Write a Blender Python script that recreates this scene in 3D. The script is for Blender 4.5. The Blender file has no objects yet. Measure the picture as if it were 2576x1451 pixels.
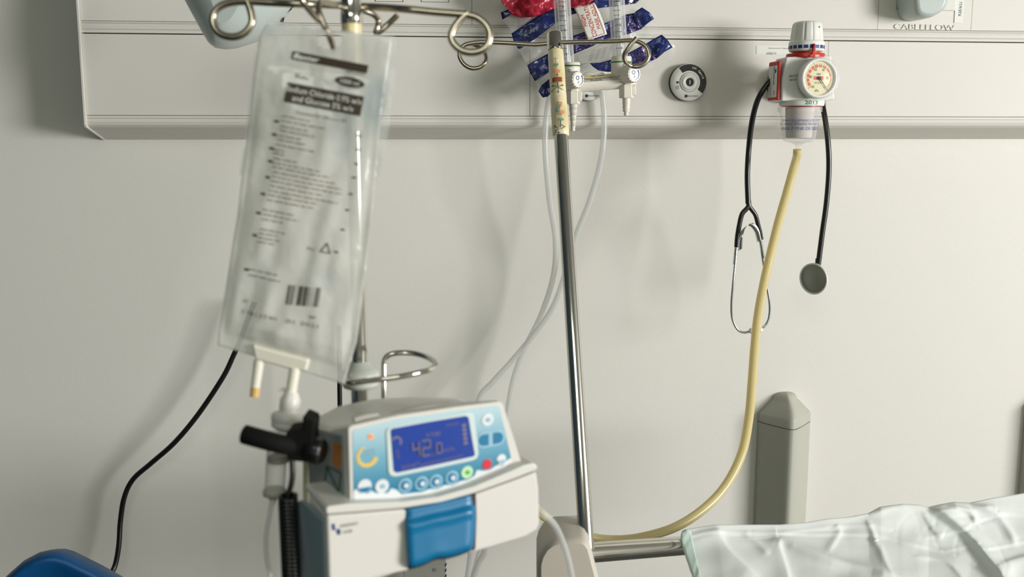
import bpy, math, random
import numpy as np
from mathutils import Vector, Matrix, Euler, noise
sc = bpy.context.scene
COL = sc.collection
R = math.radians
random.seed(4)
# ---------------------------------------------------------------- camera
CAM = Vector((0, 0, 1.40)); FPX = 2504.0
EUL = Euler((R(90-8.85), 0, R(-6.08)), 'XYZ')
cd = bpy.data.cameras.new('camera'); cam = bpy.data.objects.new('camera', cd); COL.objects.link(cam)
cam.location = CAM; cam.rotation_euler = EUL
cd.sensor_width = 36; cd.lens = 36*FPX/2576; cd.clip_start = .05
cd.dof.use_dof = True; cd.dof.focus_distance = 2.15; cd.dof.aperture_fstop = 4.6; cd.dof.aperture_blades = 0
sc.camera = cam
# ---------------------------------------------------------------- world, daylight, exposure
w = bpy.data.worlds.new('world'); sc.world = w; w.use_nodes = True
w.node_tree.nodes['Background'].inputs[0].default_value = (.84, .92, .78, 1)
w.node_tree.nodes['Background'].inputs[1].default_value = .1
def area(name, loc, target, sx, sy, power, col):
    l = bpy.data.lights.new(name, 'AREA'); l.shape = 'RECTANGLE'; l.size = sx; l.size_y = sy; l.energy = power; l.color = col
    o = bpy.data.objects.new(name, l); COL.objects.link(o); o.location = loc
    o.rotation_euler = (Vector(target)-Vector(loc)).to_track_quat('-Z', 'Y').to_euler(); return o
area('window_daylight', (5.90, -2.18, 1.64), (0.2, 2.48, 1.40), 2.3, 1.6, 462, (1, .99, .995))
area('overhead_fill_light', (-.2, -.9, 2.52), (0.1, .6, 0), 1.2, 1.2, 26, (.95, 1, .90))  # added unseen fill lamp overhead, lifts the shadows and the upward faces
sc.view_settings.view_transform = 'Standard'; sc.view_settings.look = 'None'
sc.view_settings.exposure = 0.03; sc.view_settings.gamma = 1; sc.view_settings.use_curve_mapping = False

MROT = EUL.to_matrix()
def ray(px, py): return MROT @ Vector(((px-1288)/FPX, -(py-725.5)/FPX, -1))
def P(px, py, d): return CAM + ray(px, py)*d                       # point seen at (px,py), d metres in front
def Y_(px, py, Y):
    r = ray(px, py); return CAM + r*((Y-CAM.y)/r.y)
RIGHT = MROT @ Vector((1, 0, 0)); FWD = (MROT @ Vector((0, 0, -1)))
RH = Vector((RIGHT.x, RIGHT.y, 0)).normalized(); FH = Vector((FWD.x, FWD.y, 0)).normalized(); UP = Vector((0, 0, 1))
YC, YW = 2.35, 2.48                                                  # trunking face, wall face

class Fr:                                                           # a local frame: u right, v up, n out
    def __init__(s, O, u, v):
        s.O = Vector(O); s.u = Vector(u).normalized(); s.n = s.u.cross(Vector(v)).normalized(); s.v = s.n.cross(s.u).normalized()
    def w(s, a, b, c=0): return s.O + s.u*a + s.v*b + s.n*c
    def px(s, x, y, c=0):
        r = ray(x, y); O = s.O+s.n*c; t = (O-CAM).dot(s.n)/r.dot(s.n); q = CAM+r*t-O
        return (q.dot(s.u), q.dot(s.v))
    def pw(s, x, y, c=0): return s.w(*s.px(x, y, c), c)
WALLX = Vector((1, 0, 0))
FC = Fr((0, YC, 1.4), WALLX, UP)                                      # trunking face

# ---------------------------------------------------------------- mesh builder
def cr(pts, n=8):
    pts = [Vector(p) for p in pts]
    if len(pts) < 3: return pts
    P_ = [pts[0]*2-pts[1]] + pts + [pts[-1]*2-pts[-2]]; out = []
    for i in range(1, len(P_)-2):
        a, b, c, d = P_[i-1:i+3]
        for k in range(n):
            t = k/n
            out.append(.5*((2*b)+(-a+c)*t+(2*a-5*b+4*c-d)*t*t+(-a+3*b-3*c+d)*t**3))
    out.append(pts[-1]); return out
_TXT = {}
def text2d(s, off=0.0):
    if set(s) & set('MWwVvNm'): off = 0.0
    k = (s, off)
    if k not in _TXT:
        cu = bpy.data.curves.new('t', 'FONT'); cu.body = s; cu.offset = off; cu.resolution_u = 3
        o = bpy.data.objects.new('t', cu); COL.objects.link(o)
        dg = bpy.context.evaluated_depsgraph_get(); m = bpy.data.meshes.new_from_object(o.evaluated_get(dg))
        vs = [(v.co.x, v.co.y) for v in m.vertices]; fs = [tuple(p.vertices) for p in m.polygons]
        bpy.data.objects.remove(o); bpy.data.curves.remove(cu); bpy.data.meshes.remove(m)
        x0 = min(v[0] for v in vs); x1 = max(v[0] for v in vs)
        _TXT[k] = ([(x-x0, y) for x, y in vs], fs, x1-x0)
    return _TXT[k]
class MB:
    def __init__(s): s.v = []; s.f = []; s.sm = []
    def add(s, vs, fs, smooth=False):
        b = len(s.v); s.v += [Vector(v) for v in vs]
        for f in fs: s.f.append(tuple(i+b for i in f)); s.sm.append(smooth)
        return s
    def prism(s, fr, poly, c0, c1, px=False, smooth=False):
        if px: a = [fr.px(x, y, c1) for x, y in poly]
        else: a = poly
        ar = sum(a[i][0]*a[(i+1) % len(a)][1]-a[(i+1) % len(a)][0]*a[i][1] for i in range(len(a)))
        if ar < 0: a = a[::-1]
        n = len(a); vs = [fr.w(x, y, c0) for x, y in a]+[fr.w(x, y, c1) for x, y in a]
        s.add(vs, [tuple(range(n))[::-1], tuple(range(n, 2*n))]+[(i, (i+1) % n, n+(i+1) % n, n+i) for i in range(n)], smooth); return s
    def box(s, fr, a0, a1, b0, b1, c0, c1): return s.prism(fr, [(a0, b0), (a1, b0), (a1, b1), (a0, b1)], c0, c1)
    def loft(s, rings, cap=True, smooth=True, closed=True):
        n = len(rings[0]); vs = [p for r in rings for p in r]; fs = []
        for k in range(len(rings)-1):
            for i in range(n if closed else n-1):
                j = (i+1) % n; fs.append((k*n+i, k*n+j, (k+1)*n+j, (k+1)*n+i))
        s.add(vs, fs, smooth)
        if cap and closed: s.add(rings[0], [tuple(range(n))[::-1]]); s.add(rings[-1], [tuple(range(n))])
        return s
    def lathe(s, O, axis, prof, seg=48, mod=None, smooth=True, cap=True):
        axis = Vector(axis).normalized(); t = Vector((0, 0, 1)) if abs(axis.z) < .8 else Vector((0, -1, 0))
        x = t.cross(axis).normalized(); y = axis.cross(x); O = Vector(O); rings = []
        for r, h in prof:
            rg = []
            for i in range(seg):
                an = 2*math.pi*i/seg; rr = r*(mod(an, h) if mod else 1); rg.append(O+axis*h+(x*math.cos(an)+y*math.sin(an))*rr)
            rings.append(rg)
        return s.loft(rings, cap, smooth)
    def tube(s, pts, r, seg=12, n=8, raw=False, cap=True):
        pts = [Vector(p) for p in pts] if raw else cr(pts, n); m = len(pts); rings = []; up = None
        for i, p in enumerate(pts):
            t = (pts[min(i+1, m-1)]-pts[max(i-1, 0)]).normalized()
            if up is None: up = t.orthogonal().normalized()
            up = (up-t*up.dot(t)).normalized(); b = t.cross(up)
            rr = r(i/(m-1)) if callable(r) else r
            rings.append([p+(up*math.cos(a)+b*math.sin(a))*rr for a in [2*math.pi*k/seg for k in range(seg)]])
        return s.loft(rings, cap)
    def grid(s, rows, smooth=True):
        n = len(rows[0]); m = len(rows)
        return s.add([p for r in rows for p in r], [(k*n+i, k*n+i+1, (k+1)*n+i+1, (k+1)*n+i) for k in range(m-1) for i in range(n-1)], smooth)
    def disc(s, fr, a, b, r, c0, c1, seg=32, ry=None):
        ry = ry or r; return s.prism(fr, [(a+r*math.cos(2*math.pi*i/seg), b+ry*math.sin(2*math.pi*i/seg)) for i in range(seg)], c0, c1)
    def arc(s, fr, a, b, r0, r1, a0, a1, c0, c1, seg=24, r0b=None, r1b=None):
        P1 = [];  P2 = []
        for i in range(seg+1):
            t = i/seg; an = R(a0+(a1-a0)*t); q0 = r0+((r0b if r0b is not None else r0)-r0)*t; q1 = r1+((r1b if r1b is not None else r1)-r1)*t
            P1.append((a+q0*math.cos(an), b+q0*math.sin(an))); P2.append((a+q1*math.cos(an), b+q1*math.sin(an)))
        for i in range(seg): s.prism(fr, [P1[i], P2[i], P2[i+1], P1[i+1]], c0, c1)
        return s
    def bar(s, p, q, r, seg=12): return s.tube([p, q], r, seg, raw=True)
    def text(s, fr, st, a, b, h, ang=0, c=.0004, w=None, off=0.0, center=False, warp=None, slant=0):
        vs, fs, W = text2d(st, off); k = h/.69; sx = (w/W) if w else k; ca, sa = math.cos(R(ang)), math.sin(R(ang)); out = []
        for x, y in vs:
            X = (x-(W/2 if center else 0))*sx; Y = y*k-(h/2 if center else 0); X += Y*slant
            A, B = a+X*ca-Y*sa, b+X*sa+Y*ca
            out.append(warp(A, B) if warp else fr.w(A, B, c))
        return s.add(out, fs)
    def build(s, name, mat, root=None, parent=None, bevel=0, seg=2, solid=0, sub=0, label=None):
        if root is None and parent is None:
            lo = Vector([min(v[i] for v in s.v) for i in range(3)]); hi = Vector([max(v[i] for v in s.v) for i in range(3)])
            base = Vector(((lo.x+hi.x)/2, (lo.y+hi.y)/2, lo.z))
        else: base = Vector((root or parent)['_b'])
        m = bpy.data.meshes.new(name); m.from_pydata([tuple(v-base) for v in s.v], [], s.f); m.materials.append(mat)
        m.polygons.foreach_set('use_smooth', s.sm); m.update()
        o = bpy.data.objects.new(name, m); COL.objects.link(o)
        if root is None and parent is None: o.location = base
        else: o.parent = parent or root
        o['_b'] = tuple(base)
        if solid: k = o.modifiers.new('solid', 'SOLIDIFY'); k.thickness = solid; k.offset = 0
        if bevel:
            k = o.modifiers.new('bevel', 'BEVEL'); k.width = bevel; k.segments = seg; k.limit_method = 'ANGLE'; k.angle_limit = R(35); k.harden_normals = True
        if sub: k = o.modifiers.new('sub', 'SUBSURF'); k.levels = sub; k.render_levels = sub
        if label: o['label'] = label
        return o
def thing(name, label, cat, base, group=None):
    o = bpy.data.objects.new(name, None); COL.objects.link(o); o.location = base; o['_b'] = tuple(base); o.empty_display_size = .02
    o['label'] = label; o['category'] = cat
    if group: o['group'] = group
    return o
def tag(o, label, cat, group=None):
    o['label'] = label; o['category'] = cat
    if group: o['group'] = group
    return o
def struct(o): o['kind'] = 'structure'; return o

# ---------------------------------------------------------------- materials
def s2l(c): return tuple((x/255/12.92 if x/255 <= .04045 else ((x/255+.055)/1.055)**2.4) for x in c)
def mat(name, rgb, rough=.5, metal=0, bump=None, spec=.5, emit=None, noise_col=None, coat=0, sheen=0):
    m = bpy.data.materials.new(name); m.use_nodes = True; nt = m.node_tree; b = nt.nodes['Principled BSDF']
    col = s2l(rgb)+(1,)
    b.inputs['Base Color'].default_value = col; b.inputs['Roughness'].default_value = rough; b.inputs['Metallic'].default_value = metal
    b.inputs['Specular IOR Level'].default_value = spec; b.inputs['Coat Weight'].default_value = coat
    if emit: b.inputs['Emission Color'].default_value = s2l(emit[0])+(1,); b.inputs['Emission Strength'].default_value = emit[1]
    tc = nt.nodes.new('ShaderNodeTexCoord')
    if bump:
        n = nt.nodes.new('ShaderNodeTexNoise'); n.inputs['Scale'].default_value = bump[0]; n.inputs['Detail'].default_value = 3
        k = nt.nodes.new('ShaderNodeBump'); k.inputs['Strength'].default_value = bump[1]; k.inputs['Distance'].default_value = bump[2]
        nt.links.new(tc.outputs['Object'], n.inputs['Vector']); nt.links.new(n.outputs['Fac'], k.inputs['Height']); nt.links.new(k.outputs['Normal'], b.inputs['Normal'])
    if noise_col:
        n = nt.nodes.new('ShaderNodeTexNoise'); n.inputs['Scale'].default_value = noise_col[1]; n.inputs['Detail'].default_value = 4
        r = nt.nodes.new('ShaderNodeValToRGB'); r.color_ramp.elements[0].color = col; r.color_ramp.elements[1].color = s2l(noise_col[0])+(1,)
        r.color_ramp.elements[0].position = noise_col[2]; r.color_ramp.elements[1].position = noise_col[3]
        nt.links.new(tc.outputs['Object'], n.inputs['Vector']); nt.links.new(n.outputs['Fac'], r.inputs['Fac']); nt.links.new(r.outputs['Color'], b.inputs['Base Color'])
    return m
def clear(name, rgb, alpha=.25, edge=.6, rough=.08, bump=None, spec=.6, transl=0, noise_col=None):
    """thin clear or milky plastic: transparent looked at straight, denser at grazing angles"""
    m = mat(name, rgb, rough, bump=bump, spec=spec, noise_col=noise_col); nt = m.node_tree; b = nt.nodes['Principled BSDF']; out = nt.nodes['Material Output']
    t = nt.nodes.new('ShaderNodeBsdfTransparent'); lw = nt.nodes.new('ShaderNodeLayerWeight'); lw.inputs['Blend'].default_value = .35
    mr = nt.nodes.new('ShaderNodeMapRange'); mr.inputs['To Min'].default_value = alpha; mr.inputs['To Max'].default_value = edge
    mx = nt.nodes.new('ShaderNodeMixShader'); src = b
    if transl:
        tr = nt.nodes.new('ShaderNodeBsdfTranslucent'); tr.inputs[0].default_value = s2l(rgb)+(1,); m2 = nt.nodes.new('ShaderNodeMixShader'); m2.inputs[0].default_value = transl
        nt.links.new(b.outputs[0], m2.inputs[1]); nt.links.new(tr.outputs[0], m2.inputs[2]); src = m2
    nt.links.new(lw.outputs['Facing'], mr.inputs['Value']); nt.links.new(mr.outputs[0], mx.inputs[0])
    nt.links.new(t.outputs[0], mx.inputs[1]); nt.links.new(src.outputs[0], mx.inputs[2]); nt.links.new(mx.outputs[0], out.inputs[0])
    return m
M = dict(collar=mat('collar_plastic', (206, 210, 200), .3),
    wall=mat('painted_wall', (222, 220, 210), .6, bump=(330, .22, .0010)),
    ceil=mat('ceiling_paint', (150, 152, 146), .8), leftw=mat('side_wall_paint', (34, 56, 68), .8), floor=mat('vinyl_floor', (84, 86, 80), .45, bump=(40, .1, .001)),
    dimwall=mat('far_wall_paint', (196, 190, 176), .7),
    trunk=mat('trunking_enamel', (220, 217, 207), .5, spec=.35, bump=(900, .12, .0004)), trunkd=mat('trunking_gap', (38, 42, 34), .8),
    line=mat('seam_shadow_gap', (120, 118, 104), .7),
    white=mat('white_plastic', (228, 228, 220), .32), warm=mat('warm_white_plastic', (226, 221, 206), .35),
    pumpw=mat('pump_white_plastic', (214, 211, 202), .35), pumpside=mat('pump_side_grey', (128, 138, 138), .4),
    grey=mat('bumper_grey_plastic', (176, 176, 163), .5, bump=(1400, .2, .0004)), beige=mat('bed_corner_plastic', (200, 192, 178), .42),
    housing=mat('pale_blue_grey_plastic', (190, 200, 194), .25),
    black=mat('black_plastic', (14, 16, 13), .35), blackm=mat('matt_black_plastic', (10, 10, 8), .8, spec=.2), rubber=mat('black_rubber_tube', (16, 18, 13), .28, spec=.6),
    chrome=mat('polished_chrome', (205, 202, 194), .10, 1, bump=(18, .05, .001)), wire=mat('worn_chrome_wire', (172, 162, 144), .22, 1, bump=(70, .2, .0006)),
    steel=mat('stethoscope_steel', (205, 208, 205), .14, 1), glasschrome=mat('dull_steel', (160, 160, 150), .3, 1),
    red=mat('red_plastic', (190, 44, 24), .35), orange=mat('orange_print', (214, 80, 34), .5), ink=mat('black_ink', (24, 24, 22), .5),
    ink2=mat('grey_ink', (95, 92, 82), .6), blueink=mat('blue_ink', (48, 92, 160), .5), navy=mat('navy_ink', (24, 48, 110), .5), green=mat('green_print', (20, 130, 60), .5),
    cream=mat('gauge_face_cream', (232, 224, 176), .5), brown=mat('bag_brown_ink', (52, 40, 24), .6), brown2=mat('bag_small_ink', (122, 112, 94), .6),
    label=mat('label_paper', (226, 228, 218), .55), labelred=mat('label_red_ink', (206, 70, 44), .5),
    cleartube=clear('clear_vinyl_tube', (226, 228, 224), .45, .85, .12, transl=.3), clearcup=clear('clear_polycarbonate', (226, 228, 226), .07, .5, .05),
    clearglass=clear('flow_tube_glass', (222, 224, 222), .16, .75, .05),
    film=clear('clear_film', (226, 228, 222), .20, .8, .16, bump=(60, .8, .004)), ivfilm=clear('iv_overpouch', (220, 226, 222), .34, .8, .2, bump=(22, .5, .004), transl=.2),
    ivbag=clear('iv_bag_fluid', (228, 228, 220), .58, .9, .13, bump=(16, 1, .008), transl=.25, noise_col=((158, 180, 186), 9, .52, .72)),  # blue-grey noise in the colour imitates refraction streaks in the fluid
    yellow=clear('yellow_suction_tube', (236, 222, 166), .88, .97, .2, transl=.35), port=mat('cream_port', (226, 222, 204), .4), amber=mat('amber_tip', (214, 176, 110), .4),
    tapec=mat('yellowed_tape', (212, 194, 138), .3, bump=(60, .5, .003), noise_col=((232, 222, 188), 22, .35, .7)), tapeg=mat('faded_green_print', (128, 152, 132), .5), tapeo=mat('faded_orange_print', (222, 150, 112), .5),
    taper=mat('faded_red_print', (152, 72, 52), .5), taped=mat('dark_sage_print', (92, 102, 84), .5),
    bluetape=mat('dark_blue_tape', (14, 24, 66), .22, bump=(45, .6, .004), noise_col=((22, 40, 104), 30, .4, .7)),
    foil=mat('purple_foil', (44, 40, 88), .24, .35, bump=(70, 1, .006), noise_col=((150, 128, 158), 75, .56, .68)),
    redbag=mat('red_plastic_bag', (176, 34, 58), .25, bump=(40, .9, .006), noise_col=((120, 62, 50), 20, .50, .75)),
    blue=mat('cyan_blue_plastic', (0, 106, 150), .35), chair=mat('blue_chair_plastic', (0, 72, 122), .4),
    lcd=mat('lcd_blue', (36, 64, 146), .2, emit=((34, 58, 150), .10)), lcdink=mat('lcd_grey_segments', (112, 108, 132), .4),
    led=mat('green_led', (40, 160, 80), .4, emit=((60, 200, 100), .35)), ledo=mat('orange_led', (240, 130, 50), .4, emit=((240, 130, 50), .5)),
    btn=mat('button_teal', (30, 118, 160), .3), btnring=mat('button_ring_pale', (150, 190, 205), .35), btnw=mat('button_white', (222, 226, 226), .3),
    btnr=mat('button_red', (208, 52, 64), .3), btng=mat('button_green', (90, 180, 80), .35), btngr=mat('button_green_ring', (190, 226, 180), .35), yel=mat('yellow_print', (222, 190, 96), .5),
    sheet=mat('white_bed_linen', (214, 218, 213), .9, bump=(260, .15, .0008)), hem=mat('pale_green_underpad', (196, 216, 204), .85, bump=(300, .5, .001)),
    filt=mat('white_filter', (206, 198, 192), .8), silver=mat('silver_grey_carton', (170, 168, 156), .45), gold=mat('yellow_ring', (210, 150, 40), .4),
)
def panel_mat():                                                     # printed membrane: pale blue at its top edge, teal at its bottom edge
    m = mat('membrane_print', (100, 160, 180), .35); nt = m.node_tree; tc = nt.nodes.new('ShaderNodeTexCoord'); sp = nt.nodes.new('ShaderNodeSeparateXYZ')
    r = nt.nodes.new('ShaderNodeValToRGB'); e = r.color_ramp.elements; e[0].color = s2l((20, 118, 152))+(1,); e[1].color = s2l((178, 206, 212))+(1,)
    e[0].position = .12; e[1].position = .95; k = e.new(.55); k.color = s2l((112, 168, 188))+(1,)
    nt.links.new(tc.outputs['Generated'], sp.inputs[0]); nt.links.new(sp.outputs['Z'], r.inputs[0]); nt.links.new(r.outputs[0], nt.nodes['Principled BSDF'].inputs['Base Color']); return m
M['panel'] = panel_mat()

# ---------------------------------------------------------------- room
def rbox(name, x0, x1, y0, y1, z0, z1, m): 
    return struct(MB().box(Fr((0, 0, 0), WALLX, Vector((0, 1, 0))), x0, x1, y0, y1, z0, z1).build(name, m))
XL, XR, YB, ZT = -2.3, 6.12, -3.7, 2.6
rbox('wall_back', XL, XR, YW, YW+.12, 0, ZT, M['wall'])
rbox('wall_left', XL-.1, XL, YB, YW, 0, ZT, M['leftw'])
rbox('wall_front', XL, XR, YB-.1, YB, 0, ZT, M['dimwall'])
rbox('floor', XL, XR, YB, YW, -.08, 0, M['floor'])
rbox('ceiling', XL, XR, YB, YW, ZT, ZT+.08, M['ceil'])
mb = MB(); f0 = Fr((XR, 0, 0), Vector((0, 1, 0)), UP)
W0, W1 = -3.35, -1.0
mb.box(f0, YB, W0, 0, ZT, -.1, 0); mb.box(f0, W1, YW, 0, ZT, -.1, 0); mb.box(f0, W0, W1, 0, .80, -.1, 0); mb.box(f0, W0, W1, 2.45, ZT, -.1, 0)
struct(mb.build('wall_right', M['wall']))
mb = MB()
for b0, b1, c0, c1 in ((W0, W0+.05, .8, 2.45), (W1-.05, W1, .8, 2.45), (W0, W1, .8, .85), (W0, W1, 2.4, 2.45), (-2.2, -2.15, .85, 2.4)): mb.box(f0, b0, b1, c0, c1, -.07, -.02)
struct(mb.build('window_1', M['white']))

# ---------------------------------------------------------------- bedhead trunking
def zc(py, Y=YC): return Y_(300, py, Y).z
X0 = Y_(212, 200, YC).x; X1 = 2.5
tr = thing('bedhead_trunking', 'long white medical wall trunking with a chamfered lower edge across the wall', 'wall trunking', (X0, YW, zc(351, YW)))
Zt = 1.93
def strip(name, prof, m, xa=X0, xb=X1, smooth=False, bevel=0, label=None):
    rings = [[Vector((x, y, z)) for y, z in prof] for x in (xa, xb)]
    o = MB().loft(rings, True, smooth).build(name, m, tr, bevel=bevel, label=label); return o
seamx = lambda px: Y_(px, 60, YC).x
xs = [X0, seamx(1187.5), seamx(2208.5), seamx(2444), X1]
for i in range(4):
    g = .0005
    strip('upper_panel', [(YC+.001, zc(52)), (YC+.001, Zt), (YC+.02, Zt), (YC+.02, zc(52))], M['trunk'], xs[i]+g, xs[i+1]-g)
strip('rail', [(YC+.012, zc(52.3)), (YC+.001, zc(53)), (YC-.001, zc(55)), (YC, zc(57.7)), (YC+.004, zc(58)), (YC+.004, zc(58.8)), (YC-.001, zc(59.2)), (YC-.003, zc(66)), (YC-.002, zc(73)), (YC+.0015, zc(74.5)), (YC-.0005, zc(77)), (YC-.001, zc(82.5)), (YC+.012, zc(82.8))][::-1], M['trunk'])
xs = [X0, seamx(1333.5), seamx(2087), X1]
for i in range(3):
    strip('lower_panel', [(YC, zc(85.6)), (YC, zc(289.2)), (YC+.02, zc(289.2)), (YC+.02, zc(85.6))][::-1], M['trunk'], xs[i]+.0005, xs[i+1]-.0005)
lp = [(YC+.004, zc(289.6)), (YC+.002, zc(290.4)), (YC-.001, zc(291.5)), (YC-.001, zc(296.6)), (YC+.003, zc(297.2)), (YC+.003, zc(298)), (YC-.001, zc(298.5)), (YC-.003, zc(306)), (YC+.001, zc(314)), (YC+.009, zc(319.5))]
za, zb = zc(319.5), zc(350.5, YW)
for k in range(9):
    t0 = (k+.25)/9; t1 = (k+1)/9; L = lambda t: (YC+.009+(YW-YC-.009)*t, za+(zb-za)*t)
    y, z = L(t0); lp += [(y, z-.0006)]; y, z = L(t1); lp += [(y, z-.0006), (y+.001, z+.0008)]
strip('lower_rail', lp+[(YW, zc(289.6))], M['trunk'])
MB().box(Fr((0, 0, 0), WALLX, UP), X0+.002, X1, zc(300), Zt, -YW, -(YC+.013)).build('backing', M['trunkd'], tr, label='dark gap between the panels')
# end cap
fe = Fr((X0, 0, 0), Vector((0, -1, 0)), UP)
MB().prism(fe, [(-YW, Zt), (-(YC-.006), Zt), (-(YC-.006), zc(314)), (-(YC-.001), zc(321)), (-YW, zc(352.5, YW))], 0, .006).build('end_cap', M['trunk'], tr, bevel=.0015)
# module frames at the very top and embossed lettering
mb = MB()
for x0, x1, y1 in ((944, 1015, 4), (1060, 1130, 5)):
    a0, b0 = FC.px(x0, y1); a1, _ = FC.px(x1, y1)
    mb.box(FC, a0, a1, b0, b0+.0010, -.001, .0003).box(FC, a0, a0+.001, b0, b0+.05, -.001, .0003).box(FC, a1-.001, a1, b0, b0+.05, -.001, .0003)
mb.build('module_outline', M['line'], tr)
a, b = FC.px(2249, 73)
MB().text(FC, 'CABLEFLOW', a, b, .0125, ang=-.6, c=.0005, w=FC.px(2402, 70)[0]-a, off=.012).build('lettering', M['trunk'], tr, solid=.0016, label='embossed CABLEFLOW lettering')
mb = MB(); a0, b0 = FC.px(2254, 25); a1, _ = FC.px(2282, 25)
mb.box(FC, a0, a1, b0, b0+.06, -.0015, .001); mb.build('socket_frame', M['glasschrome'], tr, bevel=.002)
mb = MB(); mb.box(FC, a0+.003, a1-.003, b0+.003, b0+.06, 0, .003); mb.build('socket_insert', M['silver'], tr, bevel=.001)
a0, b0 = FC.px(2368, 27); a1, _ = FC.px(2402, 27)
MB().box(FC, a0, a1, b0, b0+.06, -.0015, .003).build('socket_frame', M['trunk'], tr, bevel=.002)
# cable gland sticker and labels
st = thing('asset_sticker', 'white sticker with helpdesk text and number 6008519 on the trunking', 'sticker', FC.pw(1960, 138))
a0, b0 = FC.px(1903, 115); a1, b1 = FC.px(2000, 137)
MB().box(FC, a0, a1, b1, b0, -.0002, .0008).build('paper', M['white'], st)
mb = MB(); mb.text(FC, 'Maintenance Helpdesk 50', *FC.px(1933, 122.5, .001), .0026, c=.0011, w=.062); mb.text(FC, '6008519', *FC.px(1928, 137, .001), .0052, c=.0011, w=.024, off=-.01)
mb.build('lettering', M['ink2'], st)
st = thing('room_label', 'narrow vertical white label reading R2E/6/L on the trunking top right', 'label', FC.pw(2412, 58))
a0, b0 = FC.px(2404, 0); a1, b1 = FC.px(2421, 58)
MB().box(FC, a0, a1, b1, b0+.03, -.0002, .0008).build('paper', M['label'], st)
MB().text(FC, 'R2E/6/LI', *FC.px(2417.5, 40, .001), .0068, ang=89, c=.0011, off=.01).build('lettering', M['ink'], st)
pl = thing('grey_plug', 'pale grey rounded plug cover hanging down into the top right corner', 'plug', P(2345, 44, 2.28))
fp = Fr(Y_(2345, 0, 2.27), WALLX, UP); rings = []
for c, gx, gy in ((-.08, 1.06, 1.0), (-.03, 1.06, 1.0), (-.012, 1.0, .97), (-.002, .9, .9), (0, .7, .75)):
    poly = [fp.px(x, y, 0) for x, y in ((2300, -60), (2301, 0), (2304, 25), (2309, 36), (2318, 41), (2335, 44), (2352, 42), (2372, 31), (2384, 20), (2390, 5), (2393, -60))]
    ca = sum(p[0] for p in poly)/len(poly); rings.append([fp.w(ca+(x-ca)*gx, y*gy+.0, c) for x, y in poly])
MB().loft(rings).build('cover', M['housing'], pl)

# ---------------------------------------------------------------- terminal outlets
def outlet(px, py, label, arccol, texts=True):
    O = FC.pw(px, py); f = Fr(O, WALLX, UP); ax = (0, -1, 0); r = .0435
    t = thing('gas_outlet', label, 'gas outlet', O+Vector((0, 0, -r)), 'round gas outlets on the trunking')
    MB().lathe(O, ax, [(r, 0), (r*1.0, .010), (r*.97, .012)], 64).build('base_ring', M['black'], t)
    MB().lathe(O, ax, [(r*.95, .008), (r*.985, .012), (r*.985, .019), (r*.965, .022), (r*.5, .0225)], 64).build('bezel', M['white'], t)
    MB().arc(f, 0, 0, .0265, .0415, -38, 127, .0222, .0229, 30).build('arc_label', arccol, t)
    o = MB().lathe(O, ax, [(.0220, .0225), (.0220, .0245), (.0206, .025), (.0200, .0235), (.0192, .0235), (.0188, .0262), (.0150, .0275), (.0095, .0275), (.0088, .020), (.0086, .004)], 48).build('socket_ring', M['white'], t)
    MB().lathe(O, ax, [(.0226, .0222), (.0226, .0233), (.0218, .0233)], 48).build('dark_groove', M['black'], t)
    MB().lathe(O, ax, [(.0086, .004), (.0086, .0262), (.0001, .0262)], 32).build('hole', M['black'], t, parent=o) if False else MB().disc(f, 0, 0, .0093, .0262, .0277).build('hole', M['black'], t, parent=o)
    MB().bar(f.w(0, -.006, .0279), f.w(0, .004, .0279), .0006).build('pin', M['steel'], t, parent=o)
    mb = MB(); mb.disc(f, -.028, -.0005, .0030, .0222, .0229)
    mb.text(f, 'CE', -.0325, -.0135, .0052, c=.0229, off=.005, w=.0085); mb.box(f, -.0325, -.0240, -.0158, -.0150, .0225, .0229)
    mb.disc(f, -.0065, -.032, .0036, .0222, .0229); mb.text(f, 'BEACONMED\u00c6S', -.0015, -.0337, .0034, c=.0229, w=.0245, off=.004)
    mb.build('lettering', M['ink'], t)
    if texts:
        mb = MB(); mb.text(f, 'MA', .0065, .0305, .0052, c=.0231, ang=-10, off=.012)
        for ch, an in zip('Gem10', (47, 40, 32.5, 24, 17)): mb.text(f, ch, .0345*math.cos(R(an)), .0345*math.sin(R(an)), .0052, ang=an-90, c=.0231, off=.012, center=True)
        mb.build('lettering', M['white'], t, label='white lettering on the black arc')
    return t
outlet(1727, 208, 'round white and black outlet marked MA in the middle of the trunking', M['black'])
outlet(1479, 207, 'white round outlet mostly hidden behind the twin oxygen flowmeter', M['white'], False)
outlet(1972, 212, 'round outlet with yellow arc behind the suction regulator', M['gold'], False)

# ---------------------------------------------------------------- packages hung by the flowmeters
def crumple(poly, Y, amp=.004, freq=30, cuts=5, seed=0, f=None, cz=.006):
    import bmesh
    f = f or Fr((0, Y, 1.4), WALLX, UP); pts = [f.px(x, y) for x, y in poly]
    bm = bmesh.new(); vs = [bm.verts.new((a, b, 0)) for a, b in pts]; bm.faces.new(vs)
    bmesh.ops.triangulate(bm, faces=bm.faces[:])
    for _ in range(cuts):
        L = [e for e in bm.edges if e.calc_length() > .007]
        if not L: break
        bmesh.ops.subdivide_edges(bm, edges=L, cuts=1); bmesh.ops.triangulate(bm, faces=bm.faces[:])
    bm.verts.index_update(); mb = MB()
    o = [f.w(v.co.x, v.co.y, amp*noise.noise(Vector((v.co.x*freq, v.co.y*freq, seed)))*2+amp*.7*noise.noise(Vector((v.co.x*freq*3, v.co.y*freq*3, seed+5)))) for v in bm.verts]
    mb.add(o, [tuple(v.index for v in fa.verts) for fa in bm.faces], True); bm.free(); return mb
YM = 2.285
mk = thing('mask_package', 'clear plastic packet with dark blue bands and white high concentration mask label', 'packet', Y_(1450, 240, YM))
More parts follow.
